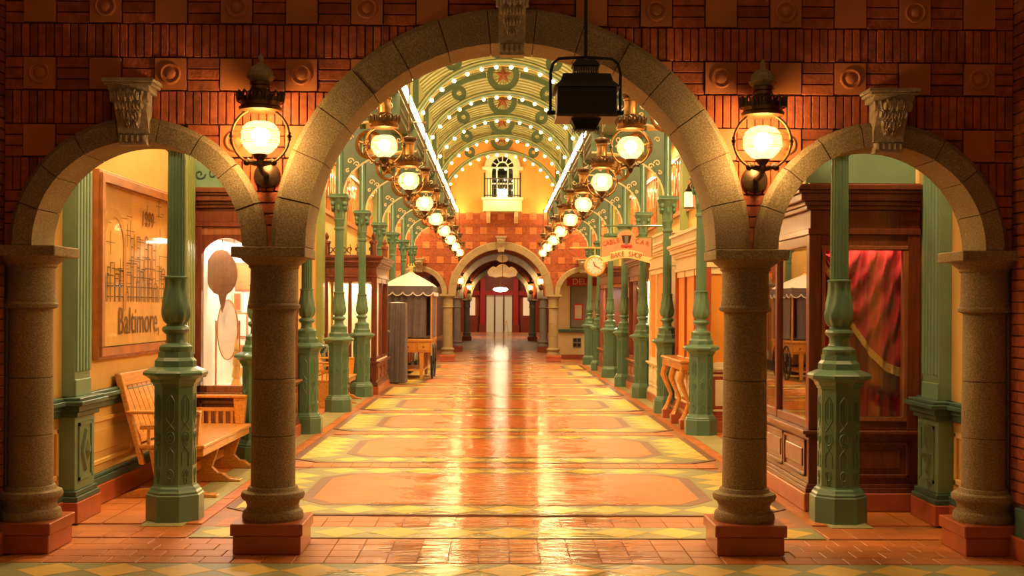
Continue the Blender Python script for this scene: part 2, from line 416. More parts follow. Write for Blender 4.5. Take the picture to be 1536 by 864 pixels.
def facade_bricks(y, zoff, rows, wall, near, brickm, tilem):
    stuff = MB(); cnt = [0]; cache = {}; cand = []
    def brick(x0, x1, z0, z1, horiz):
        g = .0035
        q = clip_rect(x0 + g, x1 - g, z0 + g, z1 - g, horiz)
        if q: cand.append(q)
    tx = [0.0] + [s_ * (.534 + .436 * j) for j in range(7) for s_ in (-1, 1)]
    for r in range(rows[0], rows[1]):
        zt = 3.533 + zoff + .2235 * r          # bottom of row
        z1 = zt + .2235
        if r % 2 == 0:                          # tile row
            for x in tx:
                q = clip_rect(x - .104, x + .104, zt, z1, False)
                if not q or q[2] > zt + .17: continue
                j = round((abs(x) - .534) / .436) if x else -1
                kind = (j + r // 2) % 2 != 0 if x else 0
                if q[2] > zt + .01:             # cut tile beside an arch
                    MB().box(x - .104, x + .104, y - .012, y + .05, q[2], z1 - .006).part('cut_tile', tilem, wall)
                else: inst(tile_mesh(kind, tilem), 'rosette_tile' if kind else 'plain_tile', wall, (x, y, zt + .1117))
            ed = sorted([x - .108 for x in tx] + [x + .108 for x in tx]); ed = [-3.385] + ed + [3.385]
            for i in range(0, len(ed), 2):
                a, b = ed[i], ed[i + 1]
                for c in range(3): brick(a, b, zt + .0745 * c, zt + .0745 * (c + 1), True)
        else:                                   # soldier course
            n = 124; w = 6.77 / n
            for i in range(n): brick(-3.385 + w * i, -3.385 + w * (i + 1), zt, z1, False)
    cand.sort(key=lambda q: -((q[1] - q[0]) * (q[3] - q[2])))
    for i, (x0, x1, z0, z1) in enumerate(cand):
        p = random.uniform(-.006, .004)
        if near and i < 300 :
            w, h = round(x1 - x0, 3), round(z1 - z0, 3)
            if (w, h) not in cache: cache[(w, h)] = MB().box(-w / 2, w / 2, 0, .06, -h / 2, h / 2).mesh('brick', brickm, bevel=.004)
            inst(cache[(w, h)], 'brick', wall, ((x0 + x1) / 2, y + p, (z0 + z1) / 2), (0, random.uniform(-.004, .004), 0))
        else: stuff.box(x0, x1, y + p, y + .06, z0, z1)
    if stuff.v: stuff.part('bricks', brickm, wall, kind='stuff', bevel=.004 if near else 0)
def facade_slab(name, y0, y1, top, m, zoff=0):
    xs = sorted(set([-3.40, 3.40] + [round(a[0] + rmid(a) * cos(pi * i / 40), 4) for a in ARCHES for i in range(41)]))
    def zb(x):
        z = ZS
        for a in ARCHES:
            R = rmid(a); d = abs(x - a[0])
            if d < R: z = max(z, ZS + sqrt(R * R - d * d))
        return z
    mb = MB()
    for i in range(len(xs) - 1):
        a, b = xs[i], xs[i + 1]; za, zb_ = zb(a), zb(b)
        mb.add([(a, y0, za), (b, y0, zb_), (b, y0, top), (a, y0, top), (a, y1, za), (b, y1, zb_), (b, y1, top), (a, y1, top)],
               [(0, 1, 2, 3), (4, 7, 6, 5), (0, 4, 5, 1), (3, 2, 6, 7)])
    mb.add([(-3.4, y0, ZS), (-3.4, y1, ZS), (-3.4, y1, top), (-3.4, y0, top)], [(0, 1, 2, 3)])
    mb.add([(3.4, y0, ZS), (3.4, y1, ZS), (3.4, y1, top), (3.4, y0, top)], [(0, 1, 2, 3)])
    return struct(name, mb, m)
def arch_ring(x, ri, ro, nv, y0, y1, stone, label, group=None):
    t = thing('stone_arch', label, 'arch', (x, y0, ZS), 0, group)
    g = .006 / ri
    for i in range(nv):
        a0 = pi * i / nv + g / 2; a1 = pi * (i + 1) / nv - g / 2
        MB().sector(0, 0, ri, ro + random.uniform(-.004, .004), a0, a1, random.uniform(-.003, .003), y1 - y0, 5, .035).part('voussoir', stone, t)
    MB().sector(0, 0, ri + .012, ro - .03, 0, pi, .012, y1 - y0 - .01, 40).part('joint_core', MORTAR, t)
    return t
def corbel(root, w, h, d, stone):
    """carved keystone: slab on top, leafy scroll body, fluted foot. local origin at its top centre on the wall face"""
    a = MB().box(-w * .5, w * .5, -d, .05, -h * .06, 0).box(-w * .46, w * .46, -d * .93, .05, -h * .11, -h * .06)
    a.prism([(.05, -h * .11), (-d * .9, -h * .11), (-d * .72, -h * .2), (.05, -h * .2)], -w * .40, w * .40, 'x')
    a.part('abacus', stone, root, bevel=.004)
    prof = []
    for k in range(15):
        u = k / 14; yy = -(d * (.72 * (1 - u) ** 1.1 + .16) + .06 * d * sin(u * 2 * pi)); prof.append((yy, -h * (.2 + .62 * u)))
    pts = [(.05, -h * .2)] + prof + [(.05, -h * .82)]
    MB().prism(pts, -w * .30, w * .30, 'x').part('scroll_body', stone, root)
    lf = MB()
    for k, (u, sx, sc) in enumerate([(0.1, 0, 1.1), (.14, -.5, .9), (.14, .5, .9), (.3, -.25, .8), (.3, .25, .8), (.34, -.75, .8), (.34, .75, .8), (.52, 0, .8), (.55, -.5, .65), (.55, .5, .65), (.74, -.25, .5), (.74, .25, .5)]):
        i = min(13, int(u * 14)); yy, zz = prof[i]
        for q in (-1, 0, 1):                    # three lobes to a leaf
            lf.ball((w * .27 * sx + q * w * .045 * sc, yy - .004, zz - abs(q) * h * .03), w * .05 * sc, .026, h * .085 * sc, 8, 6)
    for k in range(-3, 4):                      # leaf ribs fanning up the scroll
        lf.tube([(w * (.02 + .07 * (1 - i / 14)) * k, prof[i][0] - .004, prof[i][1]) for i in range(0, 14, 2)], [.006, .010, .013, .013, .011, .009, .005], 6)
    for s_ in (-1, 1):                          # side volutes
        lf.lathe([(.0, 0), (h * .09, .0), (h * .09, w * .06), (0, w * .06)], 14, (s_ * w * .33 - w * .03, -d * .62, -h * .27), axis='x', caps=False)
    lf.part('acanthus_leaf', stone, root, smooth=True)
    ft = MB().box(-w * .27, w * .27, -d * .3, .05, -h * 1.0, -h * .84)
    for k in range(5): ft.lathe([(.0, -h * .97), (w * .05, -h * .95), (w * .05, -h * .86), (0, -h * .83)], 8, (-w * .22 + k * w * .11, -d * .3, 0), caps=False)
    ft.part('fluted_foot', stone, root, smooth=True)
def pier(name, label, x, y, stone, engaged=0, group=None, terra=TERRAB):
    t = thing(name, label, 'pier', (x, y, 0), 0, group)
    ex = .06 if engaged else 0
    x0, x1 = (-.225, .225)
    if engaged: x0, x1 = (-.21, .21)
    ped = MB().box(x0, x1, -.225, .22, 0, .125); ped.box(x0 - .015, x1 + .015, -.24, .235, .125, .205)
    ped.part('pedestal', terra, t, bevel=.006)
    MB().lathe([(.20, .2), (.206, .215), (.206, .235), (.198, .262), (.178, .275), (.174, .30), (.185, .33), (.208, .345), (.216, .365), (.208, .39), (.175, .40), (.165, .425), (.150, .43)], 32).part('base', stone, t, smooth=True)
    for (a, b, r0, r1) in ((.428, .77, .150, .149), (.773, 1.157, .149, .147), (1.16, 1.628, .147, .144)):
        MB().lathe([(r0 - .004, a), (r0, a + .004), (r1, b - .004), (r1 - .004, b)], 32).part('shaft_drum', stone, t, smooth=True)
    MB().lathe([(.15, 1.625), (.176, 1.635), (.178, 1.655), (.165, 1.67), (.165, 1.69), (.160, 1.70), (.157, 1.9), (.17, 1.91), (.17, 1.925), (.21, 1.955), (.225, 1.975)], 32).part('capital', stone, t, smooth=True)
    MB().box(-.245, .245, -.235, .235, 1.975, ZS).part('abacus', stone, t, bevel=.006)
    if engaged:
        s_ = 1 if x > 0 else -1
        a, b = sorted((s_ * .06, s_ * .14))
        MB().box(a, b, -.08, .2, .2, ZS).part('pilaster_strip', stone, t, bevel=.004)
    return t
AF = YF - .07                    # arch face
wf = facade_slab('wall_front', YF + .03, YF + .33, 4.9, MORTAR)
facade_bricks(YF, 0, (-7, 3), wf, True, BRICK, TERRA)
arch_ring(0, 1.365, 1.60, 15, AF, YF + .34, STONE, 'wide speckled granite arch spanning the middle walkway under the black projector')
arch_ring(-2.48, .695, .855, 9, AF, YF + .34, STONE, 'small granite arch in front of the etched glass panel and slatted bench')
arch_ring(2.48, .695, .855, 9, AF, YF + .34, STONE, 'small granite arch in front of the red velvet curtain showcase')
for (x, w, z, h, lab) in ((0, .30, 3.79, .47, 'carved acanthus keystone at the crown of the wide granite arch'),
                          (-2.50, .34, 3.13, .42, 'carved acanthus keystone over the small arch by the etched glass'),
                          (2.51, .34, 3.10, .41, 'carved acanthus keystone over the small arch by the red curtain')):
    t = thing('keystone', lab, 'keystone', (x, AF + .01, z)); corbel(t, w, h, .17, CARVED)
pier('stone_pier', 'round granite pier on terracotta block between the bench arch and wide arch', -1.61, YF + .15, STONE)
pier('stone_pier', 'round granite pier on terracotta block between the curtain arch and wide arch', 1.61, YF + .15, STONE)
pier('half_pier', 'granite half pier against the brick return beside the etched glass bay', -3.26, YF + .15, STONE, 1)
pier('half_pier', 'granite half pier against the brick return beside the red curtain bay', 3.26, YF + .15, STONE, 1)
for s_, nm in ((-1, 'left'), (1, 'right')):     # brick returns towards the camera
    a, b = sorted((s_ * 3.40, s_ * 3.7))
    w = struct('wall_' + nm + '_entrance', MB().box(a, b, 4.0, YF + .3, 0, 4.9), MORTAR)
    st = MB()
    for r in range(52):
        z = .36 + .0745 * r
        yy = 7.2 + (.11 if r % 2 else 0) - .22
        while yy < YF + .02:
            y1 = min(yy + .212, YF + .02); st.box(*sorted((s_ * 3.385, s_ * 3.43)), max(yy, 7.0), y1, z + .004, z + .0705); yy += .22
    st.part('bricks', BRICK, w, kind='stuff', bevel=.003)
    MB().box(*sorted((s_ * 3.36, s_ * 3.43)), 4.2, YF - .1, .14, .34).part('dado', DKGREEN, w, bevel=.01)
    MB().box(*sorted((s_ * 3.34, s_ * 3.43)), 4.2, YF - .08, 0, .15).part('plinth', TERRAB, w, bevel=.006)

# ---- far arcade front, the end wall above it, and the two arcades beyond
we = facade_slab('wall_back', YE + .03, YE + .33, 7.4, MORTAR)
facade_bricks(YE, -.115, (-6, 5), we, False, BRICK, TERRA)
cour = MB()
for r in range(4):
    for i in range(30): cour.box(-3.385 + .2257 * i + .004, -3.385 + .2257 * (i + 1) - .004, YE, YE + .05, 4.19 + .078 * r + .004, 4.19 + .078 * (r + 1) - .004)
cour.part('brick_courses', BRICK, we, kind='stuff')
MB().box(-3.4, 3.4, YE - .01, YE + .04, 4.50, 7.4).part('plaster_field', ORANGE, we)
ag = 'arches of the far arcade front'
arch_ring(0, 1.365, 1.60, 15, YE - .07, YE + .34, STONE, 'wide stone arch below the balcony window at the end wall')
arch_ring(-2.48, .695, .855, 9, YE - .07, YE + .34, STONE, 'small stone arch behind the canopied cart in the end wall')
arch_ring(2.48, .695, .855, 9, YE - .07, YE + .34, STONE, 'small stone arch framing the deli window in the end wall')
for (x, w, z, h, lab) in ((0, .34, 3.80, .47, 'carved keystone below the balcony of the end wall'),
                          (-2.48, .34, 3.12, .42, 'carved keystone on the small end arch behind the canopied cart'),
                          (2.48, .34, 3.12, .42, 'carved keystone on the small end arch over the deli')):
    t = thing('keystone', lab, 'keystone', (x, YE - .06, z)); corbel(t, w, h, .17, CARVED)
pier('stone_pier', 'stone pier of the end wall beside the canopied cart', -1.61, YE + .15, STONE)
pier('stone_pier', 'stone pier of the end wall beside the deli window', 1.61, YE + .15, STONE)
pier('half_pier', 'half pier at the end wall behind the brown panelled stalls', -3.26, YE + .15, STONE, 1)
pier('half_pier', 'half pier at the end wall past the deli window', 3.26, YE + .15, STONE, 1)
for n, (yy, lab) in enumerate(((44.5, 'grey stone arch of the first arcade beyond the end wall'), (58.8, 'grey stone arch of the second arcade beyond the end wall'))):
    w = facade_slab('wall_inner', yy + .03, yy + .33, 5.0, BRICK)
    arch_ring(0, 1.365, 1.60, 15, yy - .07, yy + .34, STONE2, lab)
    for s_ in (-1, 1):
        pier('grey_pier', ('grey stone pier of the first inner arcade, on the %s side' % ('cart' if s_ < 0 else 'deli'), 'grey stone pier of the second inner arcade, on the %s side' % ('cart' if s_ < 0 else 'deli'))[n], s_ * 1.61, yy + .15, STONE2, 0, ('piers of the first inner arcade', 'piers of the second inner arcade')[n])

# ================================================================== AISLE WALLS
for s_, nm in ((-1, 'left'), (1, 'right')):
    a, b = sorted((s_ * WX, s_ * (WX + .2)))
    w = struct('wall_' + nm, MB().box(a, b, YF + .3, YE, 0, 5.2), YELLOW)
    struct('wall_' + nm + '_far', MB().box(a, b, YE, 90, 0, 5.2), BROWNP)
    bb = struct('baseboard_' + nm, MB().box(*sorted((s_ * (WX - .05), s_ * (WX + .01))), YF + .36, YE, 0, .17), TERRAB, bevel=.008)
    dd = MB().box(*sorted((s_ * (WX - .045), s_ * (WX + .01))), YF + .36, YE, .17, .23).box(*sorted((s_ * (WX - .03), s_ * (WX + .01))), YF + .36, YE, .23, .26)
    struct('trim_' + nm + '_skirting', dd, DKGREEN, bevel=.006)
    rl = MB()
    for (d, z0, z1) in ((.03, .80, .85), (.05, .85, .89), (.085, .89, .925), (.06, .925, .95)): rl.box(*sorted((s_ * (WX - d), s_ * (WX + .01))), YF + .36, YE, z0, z1)
    struct('trim_' + nm + '_dado_rail', rl, DKGREEN, bevel=.005)
    # raised dado panels and wall pilasters
    for k in range(9):
        y0, y1 = (YK[k - 1] if k else YF + .25), YK[k]
        for (p0, p1) in ([(y0 + .28, y1 - .28)] if not k else [(y0 + .35, (y0 + y1) / 2 - .06), ((y0 + y1) / 2 + .06, y1 - .35)]):
            m = MB(); X = lambda d: s_ * (WX - d)
            for (q0, q1, z0, z1) in ((p0, p1, .33, .37), (p0, p1, .68, .72), (p0, p0 + .04, .33, .72), (p1 - .04, p1, .33, .72)): m.box(*sorted((X(.022), X(-.01))), q0, q1, z0, z1)
            m.box(*sorted((X(.012), X(-.01))), p0 + .1, p1 - .1, .43, .62)
            m.part('dado_panel', YELLOW, w, bevel=.006)
    pil = None
    for k in range(9):
        lab = {(-1, 0): 'green fluted wall pilaster beside the etched glass panel', (1, 0): 'green fluted wall pilaster beside the red curtain showcase'}.get((s_, k), 'olive green fluted wall pilaster, %s from the end wall on the %s side' % (ORD[8 - k], 'bench' if s_ < 0 else 'bake shop'))
        y = YK[k] + (.05 if k else 0.0)
        if k < 2:
            col = GREENL if k == 0 else OLIVE
            t = thing('wall_pilaster', lab, 'pilaster', (s_ * WX, y, 0)); d = -s_
            bx = lambda mb, dd, hw, z0, z1: mb.box(*sorted((0, d * dd)), -hw, hw, z0, z1)
            bx(MB(), .16, .27, 0, .16).part('plinth', TERRAB, t, bevel=.006)
            m = bx(MB(), .155, .26, .16, .2); bx(m, .14, .245, .2, .24); m.part('skirting', DKGREEN, t, bevel=.005)
            bx(MB(), .12, .22, .24, .8).part('dado_block', GREENL if k == 0 else OLIVE, t, bevel=.004)
            pn = MB()
            for (q0, q1, z0, z1) in ((-.15, .15, .31, .335), (-.15, .15, .725, .75), (-.15, -.125, .31, .75), (.125, .15, .31, .75)): pn.box(*sorted((d * .115, d * .132)), q0, q1, z0, z1)
            for (e, x0, x1, e1) in ((.14, .118, .14, .12), (.095, .125, .165, .02)):
                lo = [(0, .53 - e * 1.25), (e * .75, .53), (0, .53 + e * 1.25), (-e * .75, .53)]; hi = [(0, .53 - e1 * 1.25), (e1 * .75, .53), (0, .53 + e1 * 1.25), (-e1 * .75, .53)]
                pn.add([(d * x0, q, z) for q, z in lo] + [(d * x1, q, z) for q, z in hi], [(0, 1, 2, 3), (4, 5, 6, 7), (0, 1, 5, 4), (1, 2, 6, 5), (2, 3, 7, 6), (3, 0, 4, 7)])
            pn.part('diamond_panel', GREENL if k == 0 else OLIVE, t)
            m = MB()
            for (dd, z0, z1) in ((.15, .80, .84), (.17, .84, .89), (.205, .89, .925), (.18, .925, .95)): bx(m, dd, .22 + dd - .12, z0, z1)
            m.part('dado_cap', DKGREEN, t, bevel=.005)
            bx(MB(), .10, .17, .95, 5.0).part('shaft', col, t, bevel=.003)
            m = MB()
            for j in range(5):
                q = -.136 + .068 * j; m.box(*sorted((d * .09, d * .114)), q - .02, q + .02, 1.14, 4.9)
            m.box(*sorted((d * .09, d * .11)), -.17, .17, .95, 1.08); m.part('flute_ridge', col, t, bevel=.004)
            t['group'] = 'fluted pilasters on the aisle walls'
            if k: pil = t
        else: dup(pil, (s_ * WX, y, 0), 0, lab)
    # upper lattice band
    for k in range(1, 8):
        y0, y1 = YK[k] + .3, YK[k + 1] - .25
        lt = MB(); n = 9
        for j in range(n):
            q = y0 + (y1 - y0) * (j + .5) / n
            lt.box(*sorted((s_ * WX, s_ * (WX - .04))), q - .03, q + .03, 3.5, 4.5)
            lt.box(*sorted((s_ * WX, s_ * (WX - .05))), q - .075, q + .075, 3.75 + .12 * (j % 2), 3.95 + .12 * (j % 2))
            lt.box(*sorted((s_ * WX, s_ * (WX - .05))), q - .09, q + .09, 4.18 - .1 * (j % 2), 4.34 - .1 * (j % 2))
        lt.box(*sorted((s_ * WX, s_ * (WX - .06))), y0 - .1, y1 + .1, 4.5, 4.58); lt.box(*sorted((s_ * WX, s_ * (WX - .06))), y0 - .1, y1 + .1, 3.42, 3.5)
        t = lt.part('lattice_panel', FRAME, None); tag(t, 'pierced wooden lattice panel high on the %s side wall, %s from the end wall' % ('bench' if s_ < 0 else 'bake shop', ORD[7 - k]), 'lattice', 'lattice panels high on the aisle walls')
    # flat aisle ceiling, clerestory and cornice along the vault
    struct('ceiling_' + nm + '_aisle', MB().box(*sorted((s_ * 1.66, s_ * 3.6)), YF + .3, YE, 5.0, 5.1), CREAM)
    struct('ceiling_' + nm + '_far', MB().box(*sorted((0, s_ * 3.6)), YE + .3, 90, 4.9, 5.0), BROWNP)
    struct('wall_' + nm + '_clerestory', MB().box(*sorted((s_ * 1.66, s_ * 1.74)), YF + .3, YE, 4.46, 6.6), SKIN)
    cn = MB()
    for (x0, z0, z1) in ((1.46, 4.42, 4.46), (1.40, 4.46, 4.50), (1.50, 4.36, 4.42)): cn.box(*sorted((s_ * x0, s_ * 1.76)), YF + .34, YE, z0, z1)
    struct('trim_' + nm + '_cornice', cn, RIBG)

# ================================================================== VAULT
sk = MB(); yb = YF + .3; NBR = int((YE - yb) / .17); dyb = (YE - yb) / NBR; NA = 36
for i in range(NBR):                 # narrow boards running across, parallel to the ribs
    R0, R1 = (2.38, 2.43) if i % 2 else (2.43, 2.38)
    for j in range(NA):
        a0, a1 = radians(28) + radians(124) * j / NA, radians(28) + radians(124) * (j + 1) / NA; y0, y1 = yb + dyb * i, yb + dyb * (i + 1)
        sk.add([(R0 * cos(a0), y0, 4.37 + R0 * sin(a0)), (R0 * cos(a1), y0, 4.37 + R0 * sin(a1)), (R0 * cos(a1), y1, 4.37 + R0 * sin(a1)), (R0 * cos(a0), y1, 4.37 + R0 * sin(a0)),
                (R1 * cos(a0), y1, 4.37 + R1 * sin(a0)), (R1 * cos(a1), y1, 4.37 + R1 * sin(a1))], [(0, 1, 2, 3), (3, 2, 5, 4)])
struct('ceiling', sk, SKIN)
def star_pts(R, r, c): return [(c[0] + (R if k % 2 == 0 else r) * cos(pi / 2 + k * pi / 5), c[1] + (R if k % 2 == 0 else r) * sin(pi / 2 + k * pi / 5)) for k in range(10)]
A0, A1 = radians(24), radians(156)
rib = thing('vault_rib', 'green iron vault rib with star medallion and ring braces under the barrel roof', 'roof rib', (0, YK[0], 4.37), 0, 'iron ribs of the barrel vault')
MB().sector(0, 0, 1.75, 1.84, A0, A1, -.09, .09, 48).part('lower_chord', RIBG, rib)
for (u0, u1) in ((42, 80.6), (99.4, 138)): MB().sector(0, 0, 2.13, 2.24, radians(u0), radians(u1), -.06, .06, 24).part('upper_chord', RIBG, rib)
MB().sector(0, 0, 1.79, 1.815, A0, A1, -.105, .105, 48).part('chord_moulding', SKIN, rib)
m = MB().sector(0, 2.16, .215, .34, 0, 2 * pi, -.05, .05, 32); m.part('medallion_ring', RIBG, rib)
disc = MB()
for k in range(20):
    a = 2 * pi * k / 20; disc.tube([(.05 * cos(a), 0, 2.16 + .05 * sin(a)), (.21 * cos(a), 0, 2.16 + .21 * sin(a))], .014, 5)
disc.part('sunburst', SKIN, rib)
st = MB(); sp = star_pts(.2, .078, (0, 2.16)); o = len(st.v)
st.add([(x, -.02, z) for x, z in sp] + [(0, -.07, 2.16), (0, .03, 2.16)], [(k, (k + 1) % 10, 10) for k in range(10)] + [(k, (k + 1) % 10, 11) for k in range(10)])
st.part('star', STARR, rib)
for a in (radians(62.5), radians(117.5)):
    MB().sector(2.0 * cos(a), 2.0 * sin(a), .055, .155, 0, 2 * pi, -.05, .05, 20).part('ring_brace', RIBG, rib)
    MB().tube([(1.82 * cos(a), 0, 1.82 * sin(a)), (1.9 * cos(a), 0, 1.9 * sin(a))], .06, 6).part('brace_foot', RIBG, rib)
    MB().tube([(2.1 * cos(a), 0, 2.1 * sin(a)), (2.2 * cos(a), 0, 2.2 * sin(a))], .06, 6).part('brace_head', RIBG, rib)
for s_ in (-1, 1): MB().box(*sorted((s_ * 1.56, s_ * 1.66)), -.08, .08, .1, 1.55).part('side_post', RIBG, rib)
gar = thing('bulb_garland', 'string of round warm bulbs under a vault rib', 'string lights', (0, YK[0], 4.37), 0, 'bulb strings along the vault ribs')
MB().tube([(1.70 * cos(radians(26 + 128 * k / 40)), -.1, 1.70 * sin(radians(26 + 128 * k / 40))) for k in range(41)], .008, 5).part('wire', GOLD, gar)
bme = MB().ball((0, 0, 0), .034, n=8, m=6).mesh('bulb', M_BULB, smooth=True)
for k in range(14):
    a = radians(30 + 120 * k / 13); inst(bme, 'bulb', gar, (1.695 * cos(a), -.115, 1.695 * sin(a) - .02))
rib['label'] = 'green iron vault rib with star medallion, ninth from the balcony end wall'
gar['label'] = 'string of round warm bulbs on the ninth vault rib from the balcony'
for k in range(1, 9):
    dup(rib, (0, YK[k], 4.37), 0, 'green iron vault rib with star medallion, %s from the balcony end wall' % ORD[8 - k])
    dup(gar, (0, YK[k], 4.37), 0, 'string of round warm bulbs on the %s vault rib from the balcony' % ORD[8 - k])
for s_ in (-1, 1):               # continuous light tubes on the cornice
    t = thing('cornice_light_tube', 'long glowing white light tube on the cornice above the ' + ('bench row' if s_ < 0 else 'bake shop row'), 'light tube', (s_ * 1.33, YF + .4, 4.56))
    MB().tube([(0, 0, 0), (0, YE - YF - .5, 0)], .026, 8).part('tube', M_TUBE, t, smooth=True)
    MB().box(*sorted((s_ * .03, s_ * .08)), 0, YE - YF - .5, -.05, .04).part('tray', BRASS, t)

# ================================================================== GREEN COLUMNS
col = thing('iron_column', 'green cast iron column', 'column', (0, 0, 0))
PH = pi / 8; OC = 1.0824
oct_ = lambda mb, pr: mb.lathe([(r * OC, z) for r, z in pr], 8, phase=PH)
oct_(MB(), [(.203, 0), (.203, .195), (.196, .203)]).part('pedestal_base', GREEN, col, label='wide octagonal foot block')
oct_(MB(), [(.190, .203), (.190, .218), (.178, .232), (.170, .25), (.155, .262), (.150, .275)]).part('base_moulding', GREEN, col)
oct_(MB(), [(.148, .27), (.147, 1.035)]).part('pedestal', GREEN, col)
oct_(MB(), [(.155, 1.03), (.158, 1.05), (.168, 1.058), (.178, 1.085), (.205, 1.105), (.226, 1.115), (.228, 1.135), (.215, 1.15), (.155, 1.178)]).part('pedestal_cap', GREEN, col)
oct_(MB(), [(.148, 1.17), (.146, 1.225), (.125, 1.25), (.122, 1.295)]).part('step_block', GREEN, col)
rel = MB()
for k in range(8):
    a = k * pi / 4; d = .149
    T = lambda u, z: (d * cos(a) - u * sin(a), d * sin(a) + u * cos(a), z)
    el = lambda cu, cz, ru, rz, n=12: [T(cu + ru * cos(2 * pi * j / n), cz + rz * sin(2 * pi * j / n)) for j in range(n)]
    rel.tube(el(0, .64, .030, .045), .0065, 4, True); rel.tube(el(0, .64, .016, .025, 8), .007, 4, True)
    rel.tube(el(0, .36, .026, .035), .0048, 4, True); rel.tube(el(0, .33, .014, .05, 8), .0048, 4, True)
    for s_ in (-1, 1):
        rel.tube([T(s_ * .028, .42), T(s_ * .028, .52), T(-s_ * .02, .59)], .0048, 4)
        rel.tube([T(s_ * .03, .70), T(-s_ * .03, .78), T(-s_ * .03, .92), T(0, .97)], .0048, 4)
        rel.tube([T(s_ * .012, .80), T(s_ * .012, .93)], .004, 4)
rel.part('relief_ornament', GREEN, col)
MB().lathe([(.118, 1.29), (.126, 1.305), (.124, 1.335), (.105, 1.352), (.082, 1.362), (.073, 1.385), (.074, 1.425), (.10, 1.448), (.107, 1.465), (.10, 1.485), (.072, 1.497), (.070, 1.512)], 32, fn=lambda t, z: 1 + (.035 * cos(12 * t) if z < 1.345 else 0)).part('turned_neck', GREEN, col, smooth=True)
MB().lathe([(.072, 1.51), (.092, 1.53), (.105, 1.575), (.107, 1.62), (.098, 1.69), (.084, 1.77), (.080, 1.82), (.084, 1.86)], 40, fn=lambda t, z: 1 + .085 * cos(8 * t + (pi if z > 1.68 else 0)) * (1 if z < 1.84 else .3)).part('leaf_vase', GREEN, col, smooth=True)
bd = MB().ring((0, 0, 1.868), .082, .011, 'z', 24, 6)
bd.part('beaded_collar', GREEN, col, smooth=True)
MB().lathe([(.071, 1.87), (.071, 1.89), (.069, 2.3), (.066, 2.86)], 64, fn=lambda t, z: 1 - .075 * max(0, cos(16 * t)) ).part('fluted_shaft', GREEN, col)
MB().lathe([(.068, 2.84), (.084, 2.855), (.084, 2.88), (.07, 2.895), (.075, 2.98), (.088, 3.0), (.088, 3.02), (.073, 3.03)], 24).part('necking', GREEN, col, smooth=True)
cp = MB().lathe([(.073, 3.03), (.08, 3.10), (.095, 3.2), (.125, 3.29), (.15, 3.345)], 32, fn=lambda t, z: 1 + .09 * cos(8 * t))
cp.part('capital', GREEN, col, smooth=True)
vo = MB()
for k in range(4):
    a = pi / 4 + k * pi / 2
    for j in range(2): vo.ball((.13 * cos(a), .13 * sin(a), 3.26 - .07 * j), .042 - .012 * j, n=10, m=6)
    a2 = k * pi / 2; vo.ball((.105 * cos(a2), .105 * sin(a2), 3.19), .03, .03, .06, 8, 6)
vo.part('volute', GREEN, col, smooth=True)
MB().box(-.16, .16, -.16, .16, 3.345, 3.385).box(-.145, .145, -.145, .145, 3.385, 3.41).part('abacus', GREEN, col, bevel=.006)
MB().lathe([(.075, 3.41), (.06, 3.44), (.058, 5.0)], 20).part('upper_shaft', GREEN, col, smooth=True)
# bracket panel towards the walkway (+x), pierced by a wheel
WC, WR = (.47, 4.19), .205
def arcz(x):
    if x >= 1.06: return 4.10
    return 3.42 + .68 * sqrt(max(0, 1 - ((1.06 - x) / 1.0) ** 2))
br = MB(); NS = 56
for i in range(NS):
    xa, xb = .06 + 1.14 * i / NS, .06 + 1.14 * (i + 1) / NS
    def pieces(x):
        lo, hi = arcz(x), 4.44; d = abs(x - WC[0])
        if d < WR:
            h = sqrt(WR * WR - d * d); return lo, max(lo, WC[1] - h), min(hi, WC[1] + h), hi
        return lo, WC[1] if lo < WC[1] else lo, WC[1] if lo < WC[1] else lo, hi
    A, B = pieces(xa), pieces(xb)
    for (p, q) in ((0, 1), (2, 3)):
        if A[q] - A[p] < 1e-4 and B[q] - B[p] < 1e-4: continue
        br.add([(xa, -.02, A[p]), (xb, -.02, B[p]), (xb, -.02, B[q]), (xa, -.02, A[q]), (xa, .02, A[p]), (xb, .02, B[p]), (xb, .02, B[q]), (xa, .02, A[q])],
               [(0, 1, 2, 3), (4, 7, 6, 5), (0, 4, 5, 1), (3, 2, 6, 7)])
bp_ = br.part('bracket_panel', mat('bracket_green', (.055, .10, .05), .45, var=.12, scale=4), col)
MB().tube([(1.06 - 1.0 * cos(pi / 2 * k / 20), 0, 3.42 + .68 * sin(pi / 2 * k / 20)) for k in range(21)] + [(1.2, 0, 4.10)], .022, 6).part('pale_edge', CREAM, bp_, smooth=True, label='pale curved edge rib')
wh = MB().ring((WC[0], 0, WC[1]), WR, .034, 'y', 28, 8)
for k in range(5):
    a = pi / 2 + 2 * pi * k / 5; wh.tube([(WC[0], 0, WC[1]), (WC[0] + WR * cos(a), 0, WC[1] + WR * sin(a))], [.03, .014], 6)
wh.ball((WC[0], 0, WC[1]), .045, .05, .07, 10, 6)
wh.part('wheel', BRASS, bp_, smooth=True, label='brass spoked wheel set in the bracket')
sc_ = MB()
for y in (-.028, .028):
    for (c, R, st_, sg) in (((.17, 3.93), .055, 0, 1), ((.27, 3.88), .05, pi, -1), ((.13, 3.78), .035, 1, 1), ((.2, 3.74), .03, 2, -1), ((.14, 3.64), .03, 0, 1),
                            ((.78, 4.3), .06, pi, 1), ((.93, 4.27), .05, 0, -1), ((1.07, 4.28), .055, pi, 1), ((.17, 4.3), .05, 0, 1), ((.8, 4.18), .03, 0, 1), ((1.0, 4.17), .028, 0, -1)):
        sc_.tube(spiral(c, R, 1.1, st_, 10, sg, y=y), .010, 4)
sc_.part('scrollwork', CREAM, bp_, label='cream painted scrollwork')
first = True
